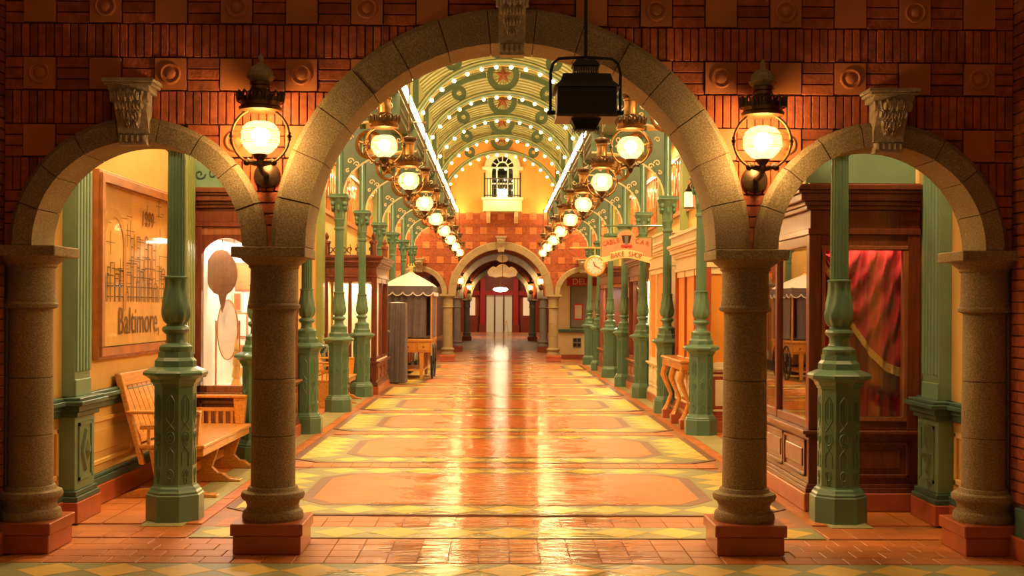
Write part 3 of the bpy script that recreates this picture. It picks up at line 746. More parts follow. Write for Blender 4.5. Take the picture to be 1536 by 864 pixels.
names = {(-1, 0): 'green iron column before the slatted bench, inside the etched glass arch', (1, 0): 'green iron column before the red velvet curtain showcase',
         (1, 2): 'green iron column beside the orange shop front with the carved counter', (1, 3): 'green iron column holding the bake shop sign',
         (-1, 1): 'green iron column before the bright shop window, half behind the granite pier', (-1, 4): 'green iron column at the corner of the dark wood shop with cresting'}
for s_ in (-1, 1):
    for k in range(9):
        lab = names.get((s_, k), 'green cast iron column, %s from the end wall in the %s row' % (ORD[8 - k], 'bench and cart' if s_ < 0 else 'bake shop and deli'))
        grp = 'iron columns on the ' + ('bench' if s_ < 0 else 'bake shop') + ' side'
        if first: col.location = (s_ * CX, YK[k], 0); col['label'] = lab; col['group'] = grp; first = False
        else: dup(col, (s_ * CX, YK[k], 0), 0 if s_ < 0 else pi, lab, grp)

# ================================================================== GLOBE LAMPS
def lamp_parts(t, chim, wall):
    gl = MB().lathe([(.035, -.112), (.07, -.10), (.105, -.065), (.122, -.02), (.124, .02), (.112, .06), (.085, .09), (.06, .098)], 28).part('globe', M_FROST, t, smooth=True)
    MB().lathe([(.02, -.05), (.045, -.03), (.06, .005), (.055, .035), (.03, .055), (.004, .062)], 16).part('flame', M_WALLG if wall else M_GLOBE, gl, smooth=True)
    key = MB()
    for k in range(14):          # meander band round the globe
        a0 = 2 * pi * k / 14; w = 2 * pi / 14
        Q = lambda u, v: ((.1262 + 0) * cos(a0 + u * w), .1262 * sin(a0 + u * w), v)
        key.tube([Q(0, -.03), Q(0, .03), Q(.75, .03), Q(.75, -.012), Q(.3, -.012), Q(.3, .01), Q(.5, .01)], .0022, 4)
        key.tube([Q(0, -.03), Q(.5, -.03), Q(1, -.03)], .0022, 4)
    for z in (-.042, .042): key.ring((0, 0, z), .1215, .0022, 'z', 28, 4)
    key.part('meander_band', M_BAND, gl)
    MB().ring((0, 0, .005), .187, .009, 'y', 40, 8).part('hoop', BRASS, t, smooth=True)
    for s_ in (-1, 1): MB().lathe([(.004, -.03), (.014, -.024), (.009, -.014), (.019, 0), (.009, .014), (.014, .024), (.004, .03)], 10, (s_ * .187, 0, .005)).part('hoop_knob', BRONZE, t, smooth=True)
    MB().lathe([(.10, .165), (.135, .17), (.14, .19), (.125, .2), (.13, .225), (.142, .23)], 28).part('collar', BRASS, t, smooth=True)
    cr = MB()
    for k in range(18):
        a = 2 * pi * k / 18
        cr.tube([(.142 * cos(a - .13), .142 * sin(a - .13), .225), (.15 * cos(a - .1), .15 * sin(a - .1), .27), (.153 * cos(a), .153 * sin(a), .285), (.15 * cos(a + .1), .15 * sin(a + .1), .27), (.142 * cos(a + .13), .142 * sin(a + .13), .225)], .009, 4)
    cr.lathe([(.142, .222), (.147, .25), (.14, .25), (.10, .235)], 28, caps=False)
    cr.part('gallery_crown', BRONZE, t)
    c = chim
    MB().lathe([(.10, .235), (.075, .26), (.062, .28), (.062, .30), (.066, .305), (.066, .32), (.062, .325), (.062, .25 + c), (.07, .255 + c), (.07, .275 + c), (.062, .28 + c)], 24).part('chimney', BRASS, t, smooth=True)
    if wall:
        MB().lathe([(.062, .28 + c), (.085, .30 + c), (.09, .312 + c), (.082, .32 + c), (.075, .35 + c), (.05, .38 + c), (.022, .395 + c), (.014, .41 + c), (.02, .425 + c), (.014, .445 + c), (.004, .46 + c)], 28, fn=lambda a, z: 1 + .04 * cos(14 * a)).part('dome_cap', mat('lit_brass', (.36, .28, .15), .55, metal=.25, var=.25, scale=25), t, smooth=True)  # cap in paler brass: the light it catches is put into its colour
        arm = MB().lathe([(.014, -.20), (.03, -.185), (.022, -.15), (.046, -.125), (.05, -.112)], 16)
        arm.tube([(0, 0, -.19), (.0, .03, -.21), (.0, .12, -.225), (.0, .24, -.22)], .018, 8)
        for s_ in (-1, 1): arm.tube([(0, 0, -.17), (s_ * .06, 0, -.16), (s_ * .085, 0, -.15)], [.016, .012, .018], 8); arm.ball((s_ * .088, 0, -.165), .022, n=8, m=6)
        arm.part('bracket_arm', BRONZE, t, smooth=True)
        MB().lathe([(.0, .20), (.05, .205), (.085, .225), (.09, .255)], 20, (0, 0, -.22), axis='y', caps=False).part('wall_rosette', BRONZE, t, smooth=True)
    else:
        MB().lathe([(.062, .28 + c), (.085, .30 + c), (.10, .315 + c), (.10, .335 + c), (.06, .345 + c), (.02, .36 + c), (.012, .40 + c), (.022, .42 + c), (.012, .44 + c), (.010, 1.22)], 20).part('top_crown', BRONZE, t, smooth=True)
        dr = MB().lathe([(.004, -.25), (.02, -.235), (.03, -.20), (.014, -.175), (.046, -.14), (.05, -.112)], 16)
        for s_ in (-1, 1): dr.tube([(0, 0, -.2), (s_ * .05, 0, -.17), (s_ * .08, 0, -.18), (s_ * .085, 0, -.15)], .012, 6)
        dr.part('drop_ornament', BRONZE, t, smooth=True)
        MB().tube([(0, 0, 1.2), (.26, 0, 1.2)], .012, 6).part('hanger_arm', BRONZE, t)
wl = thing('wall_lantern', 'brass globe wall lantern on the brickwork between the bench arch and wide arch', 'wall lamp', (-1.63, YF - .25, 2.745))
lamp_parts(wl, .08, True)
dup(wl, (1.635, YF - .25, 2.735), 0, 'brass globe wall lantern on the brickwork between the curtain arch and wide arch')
hl = thing('hanging_lamp', 'brass hanging globe lamp over the bench side, eighth from the end wall', 'hanging lamp', (-1.18, 11.5, 3.19), pi, 'globe lamps over the bench side')
lamp_parts(hl, .19, False)
for i in range(8):
    if i: dup(hl, (-1.18, 11.5 + 3.18 * i, 3.19), pi, 'brass hanging globe lamp over the bench side, %s from the end wall' % ORD[7 - i])
    dup(hl, (1.18, 11.5 + 3.18 * i, 3.19), 0, 'brass hanging globe lamp over the bake shop side, %s from the end wall' % ORD[7 - i], 'globe lamps over the bake shop side')

# ================================================================== DOWNLIGHTS of the aisle ceilings
dl = None
for s_ in (-1, 1):
    for k in range(-1, 9):
        p = (s_ * 2.75, (YK[k] + (1.45 if k < 8 else .7)) if k >= 0 else 8.58, 4.98)
        lab = 'round brass downlight in the %s side aisle ceiling, %s from the end wall' % ('bench' if s_ < 0 else 'bake shop', ORD[8 - k])
        if dl is None:
            dl = thing('ceiling_downlight', lab, 'downlight', p, 0, 'downlights of the aisle ceilings')
            MB().lathe([(.17, .02), (.17, -.03), (.14, -.06), (.13, -.03), (.13, .0)], 20, caps=False).part('trim_ring', BRASS, dl, smooth=True)
            MB().lathe([(.001, -.012), (.13, -.012)], 20, caps=False).part('lens', emis('downlight_lens', (1, .8, .5), 12), dl)
        else: dup(dl, p, 0, lab)
        area('downlight_lamp', (p[0], p[1], 4.90), .25, DOWN * (.75 if k < 0 else 1.4 if s_ < 0 and k < 1 else 1))

# ================================================================== SHOP FRONTS
def showcase(name, label, side, xin, y0, y1, H, wood, trim, base_h=.62, fp=1, sp=2, pane=GLASS, fill=None, pilm=None, ent=None, crest=False, plinth=TERRAB, dentil=False, cat='shop front', arched=False, spane=None):
    t = thing(name, label, cat, (side * xin, y0, 0)); U = WX - .03 - xin; V = y1 - y0; s_ = side
    ent = ent or wood; pilm = pilm or wood
    bx = lambda mb, u0, u1, v0, v1, z0, z1: mb.box(*sorted((s_ * u0, s_ * u1)), v0, v1, z0, z1)
    bx(MB(), -.045, U, -.045, V, 0, .15).part('plinth', plinth, t, bevel=.008)
    m = bx(MB(), -.03, U, -.03, V, .15, .19); bx(m, -.018, U, -.018, V, .19, .22); bx(m, 0, U, 0, V, .22, base_h - .06); m.part('base', wood, t, bevel=.004)
    def panel(a, b, front):
        q = MB()
        for (p0, p1, z0, z1) in ((a, b, .27, .30), (a, b, base_h - .12, base_h - .09), (a, a + .03, .27, base_h - .09), (b - .03, b, .27, base_h - .09), (a + .08, b - .08, .345, base_h - .165)):
            if front: bx(q, p0, p1, -.014, .005, z0, z1)
            else: bx(q, -.014, .005, p0, p1, z0, z1)
        q.part('base_panel', trim, t, bevel=.005)
    for i in range(max(1, fp)): panel(.06 + (U - .12) * i / max(1, fp) + .02, .06 + (U - .12) * (i + 1) / max(1, fp) - .02, True)
    for i in range(sp + 1): panel(.06 + (V - .12) * i / (sp + 1) + .02, .06 + (V - .12) * (i + 1) / (sp + 1) - .02, False)
    m = bx(MB(), -.03, U, -.03, V, base_h - .06, base_h - .03); bx(m, -.06, U, -.06, V, base_h - .03, base_h); m.part('ledge', trim, t, bevel=.005)
    zt = H - .42; post = lambda u0, u1, v0, v1: bx(MB(), u0, u1, v0, v1, base_h, zt).part('post', pilm, t, bevel=.006)
    post(0, .10, 0, .10); post(U - .10, U, 0, .10); post(0, .10, V - .10, V)
    for i in range(1, fp): c = U * i / fp; post(c - .035, c + .035, .01, .08)
    for i in range(1, sp): c = V * i / sp; post(.01, .08, c - .035, c + .035)
    for (z0, z1) in ((base_h, base_h + .07), (zt - .09, zt)):
        bx(MB(), .05, U - .05, .015, .075, z0, z1).part('front_rail', trim, t, bevel=.004)
        bx(MB(), .015, .075, .05, V - .05, z0, z1).part('side_rail', trim, t, bevel=.004)
    for i in range(fp): bx(MB(), .06 + (U - .1) * i / fp, .04 + (U - .06) * (i + 1) / fp, .04, .047, base_h + .05, zt - .05).part('pane', pane if not fill else fill, t)
    for i in range(sp): bx(MB(), .04, .047, .06 + (V - .1) * i / sp, .04 + (V - .06) * (i + 1) / sp, base_h + .05, zt - .05).part('pane', (spane or pane) if not fill else fill, t)
    if arched:                       # spandrel board cutting an arched head over the front pane
        n = 12; a, b = .09, U - .09; pts = [(s_ * a, zt - .05), (s_ * b, zt - .05), (s_ * b, zt - .32)] + [(s_ * (b - (b - a) * k / n), zt - .32 + .20 * sin(pi * k / n) ** .6) for k in range(1, n)] + [(s_ * a, zt - .32)]
        MB().prism(pts, .02, .06, 'y').part('arched_head', pilm, t)
    bx(MB(), .05, U, V - .05, V - .02, base_h, zt).part('back_board', wood, t)
    m = bx(MB(), -.01, U, -.01, V, zt, zt + .05); bx(m, .01, U, .01, V, zt + .05, zt + .2); m.part('frieze', ent, t, bevel=.004)
    m = MB()
    for (d, z0, z1) in ((.03, .2, .235), (.05, .235, .27), (.09, .27, .33), (.115, .33, .355), (.135, .355, .40)): bx(m, -d, U, -d, V, zt + z0, zt + z1)
    m.part('cornice', ent if ent is not wood else wood, t, bevel=.006)
    bx(MB(), .0, U, .0, V, zt + .40, zt + .42).part('roof_board', wood, t)
    if dentil:
        q = MB(); n = int(V / .07)
        for i in range(n): bx(q, -.075, .02, V * i / n, V * i / n + .035, zt + .42, zt + .52)
        for i in range(int(U / .07)): bx(q, .07 * i, .07 * i + .035, -.075, .02, zt + .42, zt + .52)
        bx(q, -.1, U, -.1, V, zt + .52, zt + .56); bx(q, -.02, U, -.02, V, zt + .42, zt + .52)
        q.part('dentil_parapet', ent, t)
    if crest:
        q = MB()
        for i in range(7):
            c = .12 + (U - .24) * i / 6
            q.tube([(s_ * x, y, z) for (x, y, z) in spiral((c, zt + .52), .07, 1.0, -pi / 2, 10, 1 if i % 2 else -1, y=.03)], .012, 5)
            q.tube([(s_ * c, .03, zt + .42), (s_ * c, .03, zt + .62)], .008, 5)
        q.part('cresting', BRONZE, t)
        for (u, v) in ((.03, .03), (.03, V - .05), (U - .1, .03)):
            MB().lathe([(.06, zt + .40), (.06, zt + .62), (.08, zt + .64), (.08, zt + .68), (.03, zt + .72), (.045, zt + .77), (.01, zt + .84)], 12, (s_ * (u + .04), v + .04, 0)).part('corner_post', wood, t)
    return t, U, V, zt

# --- red curtain showcase
YB = 9.78
t, U, V, zt = showcase('curtain_showcase', 'dark mahogany showcase with red velvet curtain behind glass', 1, 2.46, YB, 12.2, 2.68, MAHOG, MAHOG, .66, 1, 2, spane=glass('reflecting_pane', .55, (.8, .7, .55), .01))
inner = MB()
for (u0, u1, z0, z1) in ((.10, .135, .765, zt - .125), (U - .135, U - .10, .765, zt - .125), (.10, U - .10, .73, .765), (.10, U - .10, zt - .125, zt - .09)): inner.box(u0, u1, .0, .07, z0, z1)
inner.part('inner_frame', MAHOGL, t, bevel=.005)
MB().box(.0, U, .12, .16, 2.68, 3.35).part('upper_panel', GREENL, t)
bw = MB().box(.1, U, V * .5, V * .5 + .02, .66, zt); bw.part('lining', REDC, t)
area('curtain_fill_light', (2.93, YB + .075, zt - .03), .6, 9, (1, .75, .45), rot=(radians(14), 0, 0), sy=.05)  # added unseen fill to brighten the curtain
cu = thing('velvet_curtain', 'red velvet curtain swept aside with gold fringe inside the mahogany showcase', 'curtain', (2.46, YB + .16, 0))
def fold(u, v):                      # gathered top, swept towards the wall
    z = zt - .1 - v * (zt - .1 - .68)
    x = .12 + (U - .22) * u
    return (x, .02 * sin(u * 46 + v * 3) + .012 * sin(u * 23 + 1) + .05, z)
MB().grid(fold, 90, 10).part('back_drape', REDC, cu, smooth=True)
def swag(u, v):
    L = .12; R_ = U - .10
    top = zt - .1
    edge = lambda q: (L + (R_ - L) * q, top - (top - 1.16) * (1 - (1 - q) ** 1.9))     # sweeping lower edge
    ex, ez = edge(u)
    x = L + (R_ - L) * u; x = x + (ex - x) * v
    z = top + (ez - top) * v
    f = .022 * sin((u * 1.0 + v * .55) * 34) + .012 * sin(u * 61 + v * 9)
    return (x, -.02 + f - .02 * v, z)
MB().grid(swag, 110, 26).part('swag', REDC, cu, smooth=True)
fr = MB()
def fringe(u, v):
    x, y, z = swag(u, 1.0); return (x, y - .012, z + .008 - .075 * v)
fr.grid(fringe, 110, 3); fr.part('fringe', FRINGE, cu, smooth=True)

# --- bright corner shop on the bench side
t, U, V, zt = showcase('corner_shop', 'mahogany shop window glowing white behind the slatted bench', -1, 2.64, 12.92, 15.4, 2.92, MAHOG, MAHOGL, .72, 1, 3, arched=True)
area('shop_strip_light', (-3.0, 14.0, zt - .1), .5, 40, (1, .86, .66), parent=None, sy=1.6)
area('shop_window_light', (-3.0, 13.3, zt - .15), .5, 16, (1, .86, .66))
MB().box(-U, -.06, .06, V - .06, .70, .735).part('display_floor', WHITE, t)
MB().box(-U + .09, -U + .105, .1, V - .05, .735, zt).part('lining', WHITE, t)
MB().box(-U + .02, -.09, V * .62, V * .62 + .03, .735, zt - .05).part('partition', WHITE, t)
MB().box(-U + .0, .0, .05, .075, 2.93, 3.22).part('valance', GREENL, t)
sw = MB()
for i in range(5): sw.tube([(x, y, z) for (x, y, z) in spiral((-.1 - .14 * i, 3.07), .06, 1.2, 0, 12, 1 if i % 2 else -1, y=.04)], .008, 5)
sw.part('valance_scroll', DKGREEN, t)
gx = lambda u: -2.64 - u
for i, (u, z, w, h, m) in enumerate([(.50, 2.0, .20, .34, FRAME), (.22, 1.9, .13, .42, WHITE), (.25, 1.42, .13, .36, GREYM), (.52, 1.42, .15, .30, CLOTHW), (.36, 1.1, .12, .2, FRAME), (.55, 1.07, .13, .22, STARR)]):
    p = thing('framed_picture', ['brown framed picture high on the glowing shop partition', 'tall white picture card in the glowing shop', 'grey picture panel in the glowing shop', 'pale canvas picture in the glowing shop', 'small brown picture low in the glowing shop', 'small rust red picture low in the glowing shop'][i], 'picture', (gx(u), 12.92 + V * .62 - .012, z))
    MB().box(-w / 2, w / 2, -.015, .01, -h / 2, h / 2).part('picture_frame', FRAME if m is not FRAME else MAHOGL, p, bevel=.004)
    MB().box(-w / 2 + .02, w / 2 - .02, -.02, -.012, -h / 2 + .02, h / 2 - .02).part('picture_face', m, p)
for i, (u, z, w, h, m) in enumerate([(.12, 1.30, .08, .5, BROWNP), (.57, 1.70, .10, .22, STARR), (.14, 2.28, .16, .14, ORPANEL), (.50, .86, .2, .12, OAK), (.34, 1.62, .09, .30, CLOTH)]):
    p = thing('hanging_print', ['narrow brown print in the glowing shop', 'narrow rust print in the glowing shop', 'small orange print under the shop ceiling', 'low oak print on the shop partition', 'narrow dark print between shop pictures'][i], 'print', (gx(u), 12.92 + V * .62 - .012, z))
    MB().box(-w / 2, w / 2, -.012, .01, -h / 2, h / 2).part('print_mount', CREAM, p, bevel=.003)
    MB().box(-w / 2 + .012, w / 2 - .012, -.016, -.01, -h / 2 + .012, h / 2 - .012).part('print_face', m, p)
p = thing('oval_mirror', 'tall oval tilting mirror on a stand in the glowing shop', 'mirror', (gx(.44), 13.35, .735))
pts = [(.11 * cos(2 * pi * k / 24), .65 + .33 * sin(2 * pi * k / 24)) for k in range(24)]
MB().prism(pts, -.01, .01, 'y').part('mirror_plate', WHITE, p)
MB().tube([(a, 0, b) for a, b in pts], .012, 6, True).part('oval_frame', FRAME, p)
MB().tube([(-.13, 0, .03), (-.13, 0, .75)], .01, 6).part('stand_post', FRAME, p); MB().tube([(.13, 0, .03), (.13, 0, .75)], .01, 6).part('stand_post', FRAME, p)
MB().box(-.16, .16, -.08, .08, 0, .035).part('stand_base', FRAME, p, bevel=.006)
p = thing('leaf_reflection', 'large brown leaf shaped board made for a reflection in the glowing shop', 'reflection board', (gx(.47), 13.2, 1.65))  # brown reflection-like shape in the window, made as a solid board
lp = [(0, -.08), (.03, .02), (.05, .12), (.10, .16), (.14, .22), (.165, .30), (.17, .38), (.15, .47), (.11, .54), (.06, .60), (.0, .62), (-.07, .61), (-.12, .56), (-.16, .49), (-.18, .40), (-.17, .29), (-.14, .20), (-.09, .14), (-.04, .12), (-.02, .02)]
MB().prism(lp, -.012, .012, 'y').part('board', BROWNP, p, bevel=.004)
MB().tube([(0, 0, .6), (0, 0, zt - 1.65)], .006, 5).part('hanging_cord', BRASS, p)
p = thing('brass_tower', 'little brass tower ornament on the glowing shop window floor', 'ornament', (gx(.30), 13.15, .735))
MB().box(-.08, .08, -.08, .08, 0, .05).part('tower_base', FRAME, p, bevel=.005)
MB().lathe([(.06, .05), (.035, .12), (.05, .14), (.03, .25), (.04, .27), (.02, .42), (.03, .44), (.004, .58)], 10).part('tower_body', GOLD, p)

# --- dark shop with cresting, further down the bench side
t, U, V, zt = showcase('crested_shop', 'dark mahogany shop with scroll cresting and corner posts beside the covered cart', -1, 2.36, 22.55, 24.85, 2.62, MAHOG, MAHOG, .62, 2, 2, crest=True)
area('crested_shop_light', (-2.9, 23.6, zt - .1), .5, 30, (1, .82, .58))
MB().box(-U + .02, -.1, 1.3, 1.33, .64, zt - .05).part('partition', CREAM, t)
MB().box(.0 - U, -.0, .1, V - .1, .60, .64).part('display_floor', WHITE, t)
# --- bake shop side
t, U, V, zt = showcase('orange_shop', 'orange shop front with red pilasters and cream dentil cornice', 1, 2.66, 15.98, 18.55, 2.62, REDPIL, CREAM, .86, 1, 3, fill=ORPANEL, pilm=REDPIL, ent=CREAM, dentil=True)
cn = thing('carved_counter', 'carved golden counter with scroll legs along the orange shop front', 'counter', (2.50, 17.2, 0))
MB().box(-.12, .10, -.95, .95, .90, .94).box(-.10, .10, -.93, .93, .80, .90).part('counter_top', OAK, cn, bevel=.015)
MB().box(.02, .10, -.9, .9, .16, .2).part('stretcher', MAHOGL, cn, bevel=.006)
for q in (-.85, 0, .85):
    MB().tube([(-.05, q, .80), (-.09, q, .66), (-.03, q, .5), (.03, q, .36), (-.02, q, .2), (-.05, q, .12)], [.05, .045, .03, .028, .035, .05], 8).part('scroll_leg', OAK, cn, smooth=True)
    MB().box(-.10, .06, q - .07, q + .07, 0, .13).part('leg_block', TERRAB, cn, bevel=.006)
t, U, V, zt = showcase('cream_shop', 'cream and yellow shop front with orange panels behind the bake shop sign', 1, 2.66, 19.2, 21.75, 2.75, CREAM, CREAM, .7, 1, 3, fill=ORPANEL, pilm=CREAM, ent=CREAM, dentil=True)
t, U, V, zt = showcase('bake_shop', 'mahogany shop with pale lit windows under the bake shop sign', 1, 2.62, 22.4, 24.85, 2.70, MAHOG, MAHOGL, .62, 1, 3)
area('bake_shop_light', (3.05, 23.6, zt - .1), .5, 60, (1, .86, .6))
MB().box(.1, U, V * .6, V * .6 + .03, .62, zt - .05).part('partition', CREAM, t); MB().box(.05, U, .05, V - .05, .60, .64).part('display_floor', WHITE, t)
MB().box(U - .105, U - .09, .1, V - .05, .64, zt).part('lining', WHITE, t)
t, U, V, zt = showcase('corner_pavilion', 'narrow mahogany shop past the round clock', 1, 2.55, 28.7, 31.1, 2.65, MAHOG, MAHOGL, .62, 1, 3)
area('pavilion_light', (3.0, 29.8, zt - .1), .5, 45, (1, .86, .6))
MB().box(U - .105, U - .09, .1, V - .05, .64, zt).part('lining', WHITE, t)

# ================================================================== ETCHED GLASS PANEL
eg = thing('etched_glass_panel', 'large oak framed etched glass panel lettered Baltimore above the slatted bench', 'glass panel', (-WX, 9.85, 1.2))
L_, Hh = 2.38, 1.57
fr = MB()
for (d, q) in ((.05, 0), (.075, .025), (.055, .06)):
    w = .1 - q
    for (y0, y1, z0, z1) in ((q, L_ - q, q, .1), (q, L_ - q, Hh - .1, Hh - q), (q, .1, .1, Hh - .1), (L_ - .1, L_ - q, .1, Hh - .1)): fr.box(0, d, y0, y1, z0, z1)
fr.part('oak_frame', FRAME, eg, bevel=.005)
MB().box(.008, .014, .09, L_ - .09, .09, Hh - .09).part('backing', mat('etched_backing', (.85, .60, .30), .5, var=.15, scale=4), eg)
MB().box(.03, .034, .09, L_ - .09, .09, Hh - .09).part('pane', ETCH, eg)
ink = mat('etched_ink', (.16, .11, .07), .6, var=.2)
text('Baltimore,', .34, .001, ink, 'lettering', eg, (.022, L_ * .52, .30), (pi / 2, 0, pi / 2), .9)
text('1999', .20, .001, mat('etched_ink_violet', (.25, .12, .12), .6), 'date_lettering', eg, (.022, L_ * .62, Hh - .32), (pi / 2, 0, pi / 2))
sk_ = MB(); rr = random.Random(3)                  # etched skyline: domes, towers and arches
for i in range(26):
    y = .25 + 1.85 * i / 25 + rr.uniform(-.04, .04); h = rr.uniform(.12, .55) * (1.1 if 9 < i < 20 else .6); w = rr.uniform(.03, .07); z = .48
    sk_.box(.018, .0195, y - w, y - w + .007, z, z + h); sk_.box(.018, .0195, y + w, y + w + .007, z, z + h); sk_.box(.018, .0195, y - w, y + w, z + h, z + h + .01)
    for j in range(int(h / .09)): sk_.box(.018, .0195, y - w * .6, y + w * .6, z + .04 + .09 * j, z + .05 + .09 * j)
    if i % 4 == 0: sk_.sector(y, z + h, w * .85, w, 0, pi, .018, .0195, 8)
for i in range(46):
    y = rr.uniform(.35, 2.05); z = .62 + .8 * rr.random() ** 1.4; w = rr.uniform(.02, .16)
    sk_.box(.018, .0195, y - w, y + w, z, z + .006)
    if i % 3 == 0: sk_.box(.018, .0195, y, y + .006, z - .1, z + .1)
sk2 = MB()
sk2.v = [(b, a, c) if False else (a, b, c) for (a, b, c) in sk_.v]; sk2.f = sk_.f
sk2.v = [((v[1], v[0], v[2]) if v[0] > .05 and v[1] < .03 else v) for v in sk2.v]
sk2.part('skyline_etching', ink, eg)
big = MB()
big.sector(0, 0, .26, .33, 0, pi, 0, .0015, 16); big.box(-.33, -.26, 0, .0015, -.55, 0); big.box(.26, .33, 0, .0015, -.55, 0)
bo = big.part('arch_etching', mat('etched_pale', (.66, .40, .16), .5), eg); bo.location = (.0205, .5, .95); bo.rotation_euler = (0, 0, pi / 2)
# ================================================================== BENCHES
def bench(label, loc, L=1.95):
    t = thing('slatted_bench', label, 'bench', loc, 0, None)
    MB().box(-.50, .06, -L / 2, L / 2, .415, .45).part('seat', OAK, t, bevel=.008)
    MB().box(-.02, .045, -L / 2 + .02, L / 2 - .02, .35, .415).part('seat_apron', OAK, t, bevel=.005)
    MB().prism([(-.50, .28), (-.46, .28), (-.66, 1.06), (-.71, 1.06)], -L / 2, -L / 2 + .07, 'y').part('back_post', OAK, t, bevel=.005)
    MB().prism([(-.50, .28), (-.46, .28), (-.66, 1.06), (-.71, 1.06)], L / 2 - .07, L / 2, 'y').part('back_post', OAK, t, bevel=.005)
    MB().prism([(-.69, .95), (-.65, .95), (-.675, 1.06), (-.715, 1.06)], -L / 2, L / 2, 'y').part('top_rail', OAK, t, bevel=.005)
    MB().prism([(-.53, .47), (-.50, .47), (-.515, .54), (-.545, .54)], -L / 2 + .07, L / 2 - .07, 'y').part('bottom_rail', OAK, t)
    n = 13
    for i in range(n):
        y = -L / 2 + .13 + (L - .26) * i / (n - 1)
        MB().prism([(-.532, .53), (-.517, .53), (-.672, .96), (-.688, .96)], y - .062, y + .062, 'y').part('back_slat', OAK, t)
    for s_ in (-1, 1):
        y = s_ * (L / 2 - .035)
        MB().box(-.62, .02, y - .045, y + .045, .715, .745).part('armrest', OAK, t, bevel=.008)
        MB().prism([(-.09, .45), (.0, .45), (.02, .715), (-.11, .715)], y - .03, y + .03, 'y').part('arm_post', OAK, t, bevel=.004)
        MB().box(-.50, -.02, y - .015, y + .015, .58, .615).part('arm_rail', OAK, t)
        for j in range(5): MB().box(-.44 + .075 * j, -.415 + .075 * j, y - .01, y + .01, .45, .58).part('arm_spindle', OAK, t)
    for y in (-L / 2 + .035, 0, L / 2 - .035):
        MB().prism([(-.36, .06), (-.38, .2), (-.42, .415), (-.02, .415), (-.06, .25), (-.10, .14), (-.02, .06)], y - .03, y + .03, 'y').part('trestle', OAK, t, bevel=.005)
        MB().prism([(-.62, 0), (-.62, .03), (-.5, .075), (-.1, .09), (.0, .08), (.06, .035), (.17, .025), (.17, 0)], y - .045, y + .045, 'y').part('foot', OAK, t, bevel=.005)
    MB().box(-.24, -.2, -L / 2, L / 2, .12, .2).part('stretcher', OAK, t, bevel=.005)
    return t
b1 = bench('golden oak slatted bench under the etched glass panel', (-2.66, 11.32, 0))
dup(b1, (-2.66, 20.5, 0), 0, 'golden oak slatted bench before the crested mahogany shop')
# dark trunk under far end of the bench bay
# ================================================================== COVERED CART
ct = thing('canopied_cart', 'wooden vendor cart with grey violet canopy, its lit top coloured white, and curtains', 'cart', (-2.12, 28.1, 0))
hx, hy = .56, 1.0
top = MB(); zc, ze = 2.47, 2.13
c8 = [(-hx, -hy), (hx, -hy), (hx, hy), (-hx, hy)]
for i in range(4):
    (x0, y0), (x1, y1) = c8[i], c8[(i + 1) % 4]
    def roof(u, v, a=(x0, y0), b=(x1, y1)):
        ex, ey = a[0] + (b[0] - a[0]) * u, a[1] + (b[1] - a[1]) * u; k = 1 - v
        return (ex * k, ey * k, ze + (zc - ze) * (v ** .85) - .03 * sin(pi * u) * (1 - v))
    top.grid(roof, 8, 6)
top.part('canopy_lit_top', CLOTHW, ct, smooth=True)  # canopy is grey violet; light on its top is put in as white cloth
val = MB()
for i in range(4):
    (x0, y0), (x1, y1) = c8[i], c8[(i + 1) % 4]; n = 48
    def vl(u, v, a=(x0, y0), b=(x1, y1)):
        k = 1.02; sc = abs(sin(u * pi * 5)) ** .6
        return ((a[0] + (b[0] - a[0]) * u) * k, (a[1] + (b[1] - a[1]) * u) * k, ze - .01 - v * (.13 + .08 * sc))
    val.grid(vl, n, 2)
val.part('scalloped_valance', CLOTH, ct, smooth=True)
tr = MB()
for i in range(4):
    (x0, y0), (x1, y1) = c8[i], c8[(i + 1) % 4]
    for j in range(5):
        pts = []
        for k in range(9):
            u = (j + k / 8) / 5; z = ze - .02 - (.13 + .08 * abs(sin(u * pi * 5)) ** .6)
            pts.append(((x0 + (x1 - x0) * u) * 1.03, (y0 + (y1 - y0) * u) * 1.03, z))
        tr.tube(pts, .014, 5)
tr.part('white_scallop_trim', CLOTHW, ct)
for (x0, x1, y0, y1) in ((-hx + .03, hx - .14, -hy + .05, -hy + .05), (hx - .04, hx - .04, -hy + .2, hy - .1), (-hx + .03, hx - .1, hy - .06, hy - .06)):
    def cf(u, v, q=(x0, x1, y0, y1)):
        x, y = q[0] + (q[1] - q[0]) * u, q[2] + (q[3] - q[2]) * u; w = .018 * sin(u * 40 + v * 2)
        return (x + (w if q[0] == q[1] else 0), y + (w if q[2] == q[3] else 0), ze - .02 - v * (ze - .98))
    MB().grid(cf, 40, 6).part('side_curtain', CLOTH, ct, smooth=True)
for (x, y) in ((-hx + .03, -hy + .04), (hx - .03, -hy + .04), (hx - .03, hy - .04), (-hx + .03, hy - .04)): MB().tube([(x, y, .55), (x, y, ze)], .022, 6).part('canopy_post', OAK, ct)
MB().box(-hx, hx, -hy, hy, .86, .92).box(-hx + .03, hx - .03, -hy + .03, hy - .03, .62, .86).part('cart_box', OAK, ct, bevel=.008)
for j in range(2): MB().box(-.12 + .34 * j, .16 + .34 * j, -hy + .01, -hy + .04, .66, .83).part('drawer', OAK, ct, bevel=.006); MB().ball((.02 + .34 * j, -hy - .0, .745), .022, n=8, m=6).part('drawer_knob', BRASS, ct)
for (x, y) in ((-hx + .08, -hy + .08), (hx - .25, -hy + .08), (hx - .25, hy - .08), (-hx + .08, hy - .08)): MB().prism([(x - .05, .62), (x + .05, .62), (x + .035, .02), (x - .035, .02)], y - .04, y + .04, 'y').part('leg', OAK, ct, bevel=.005)
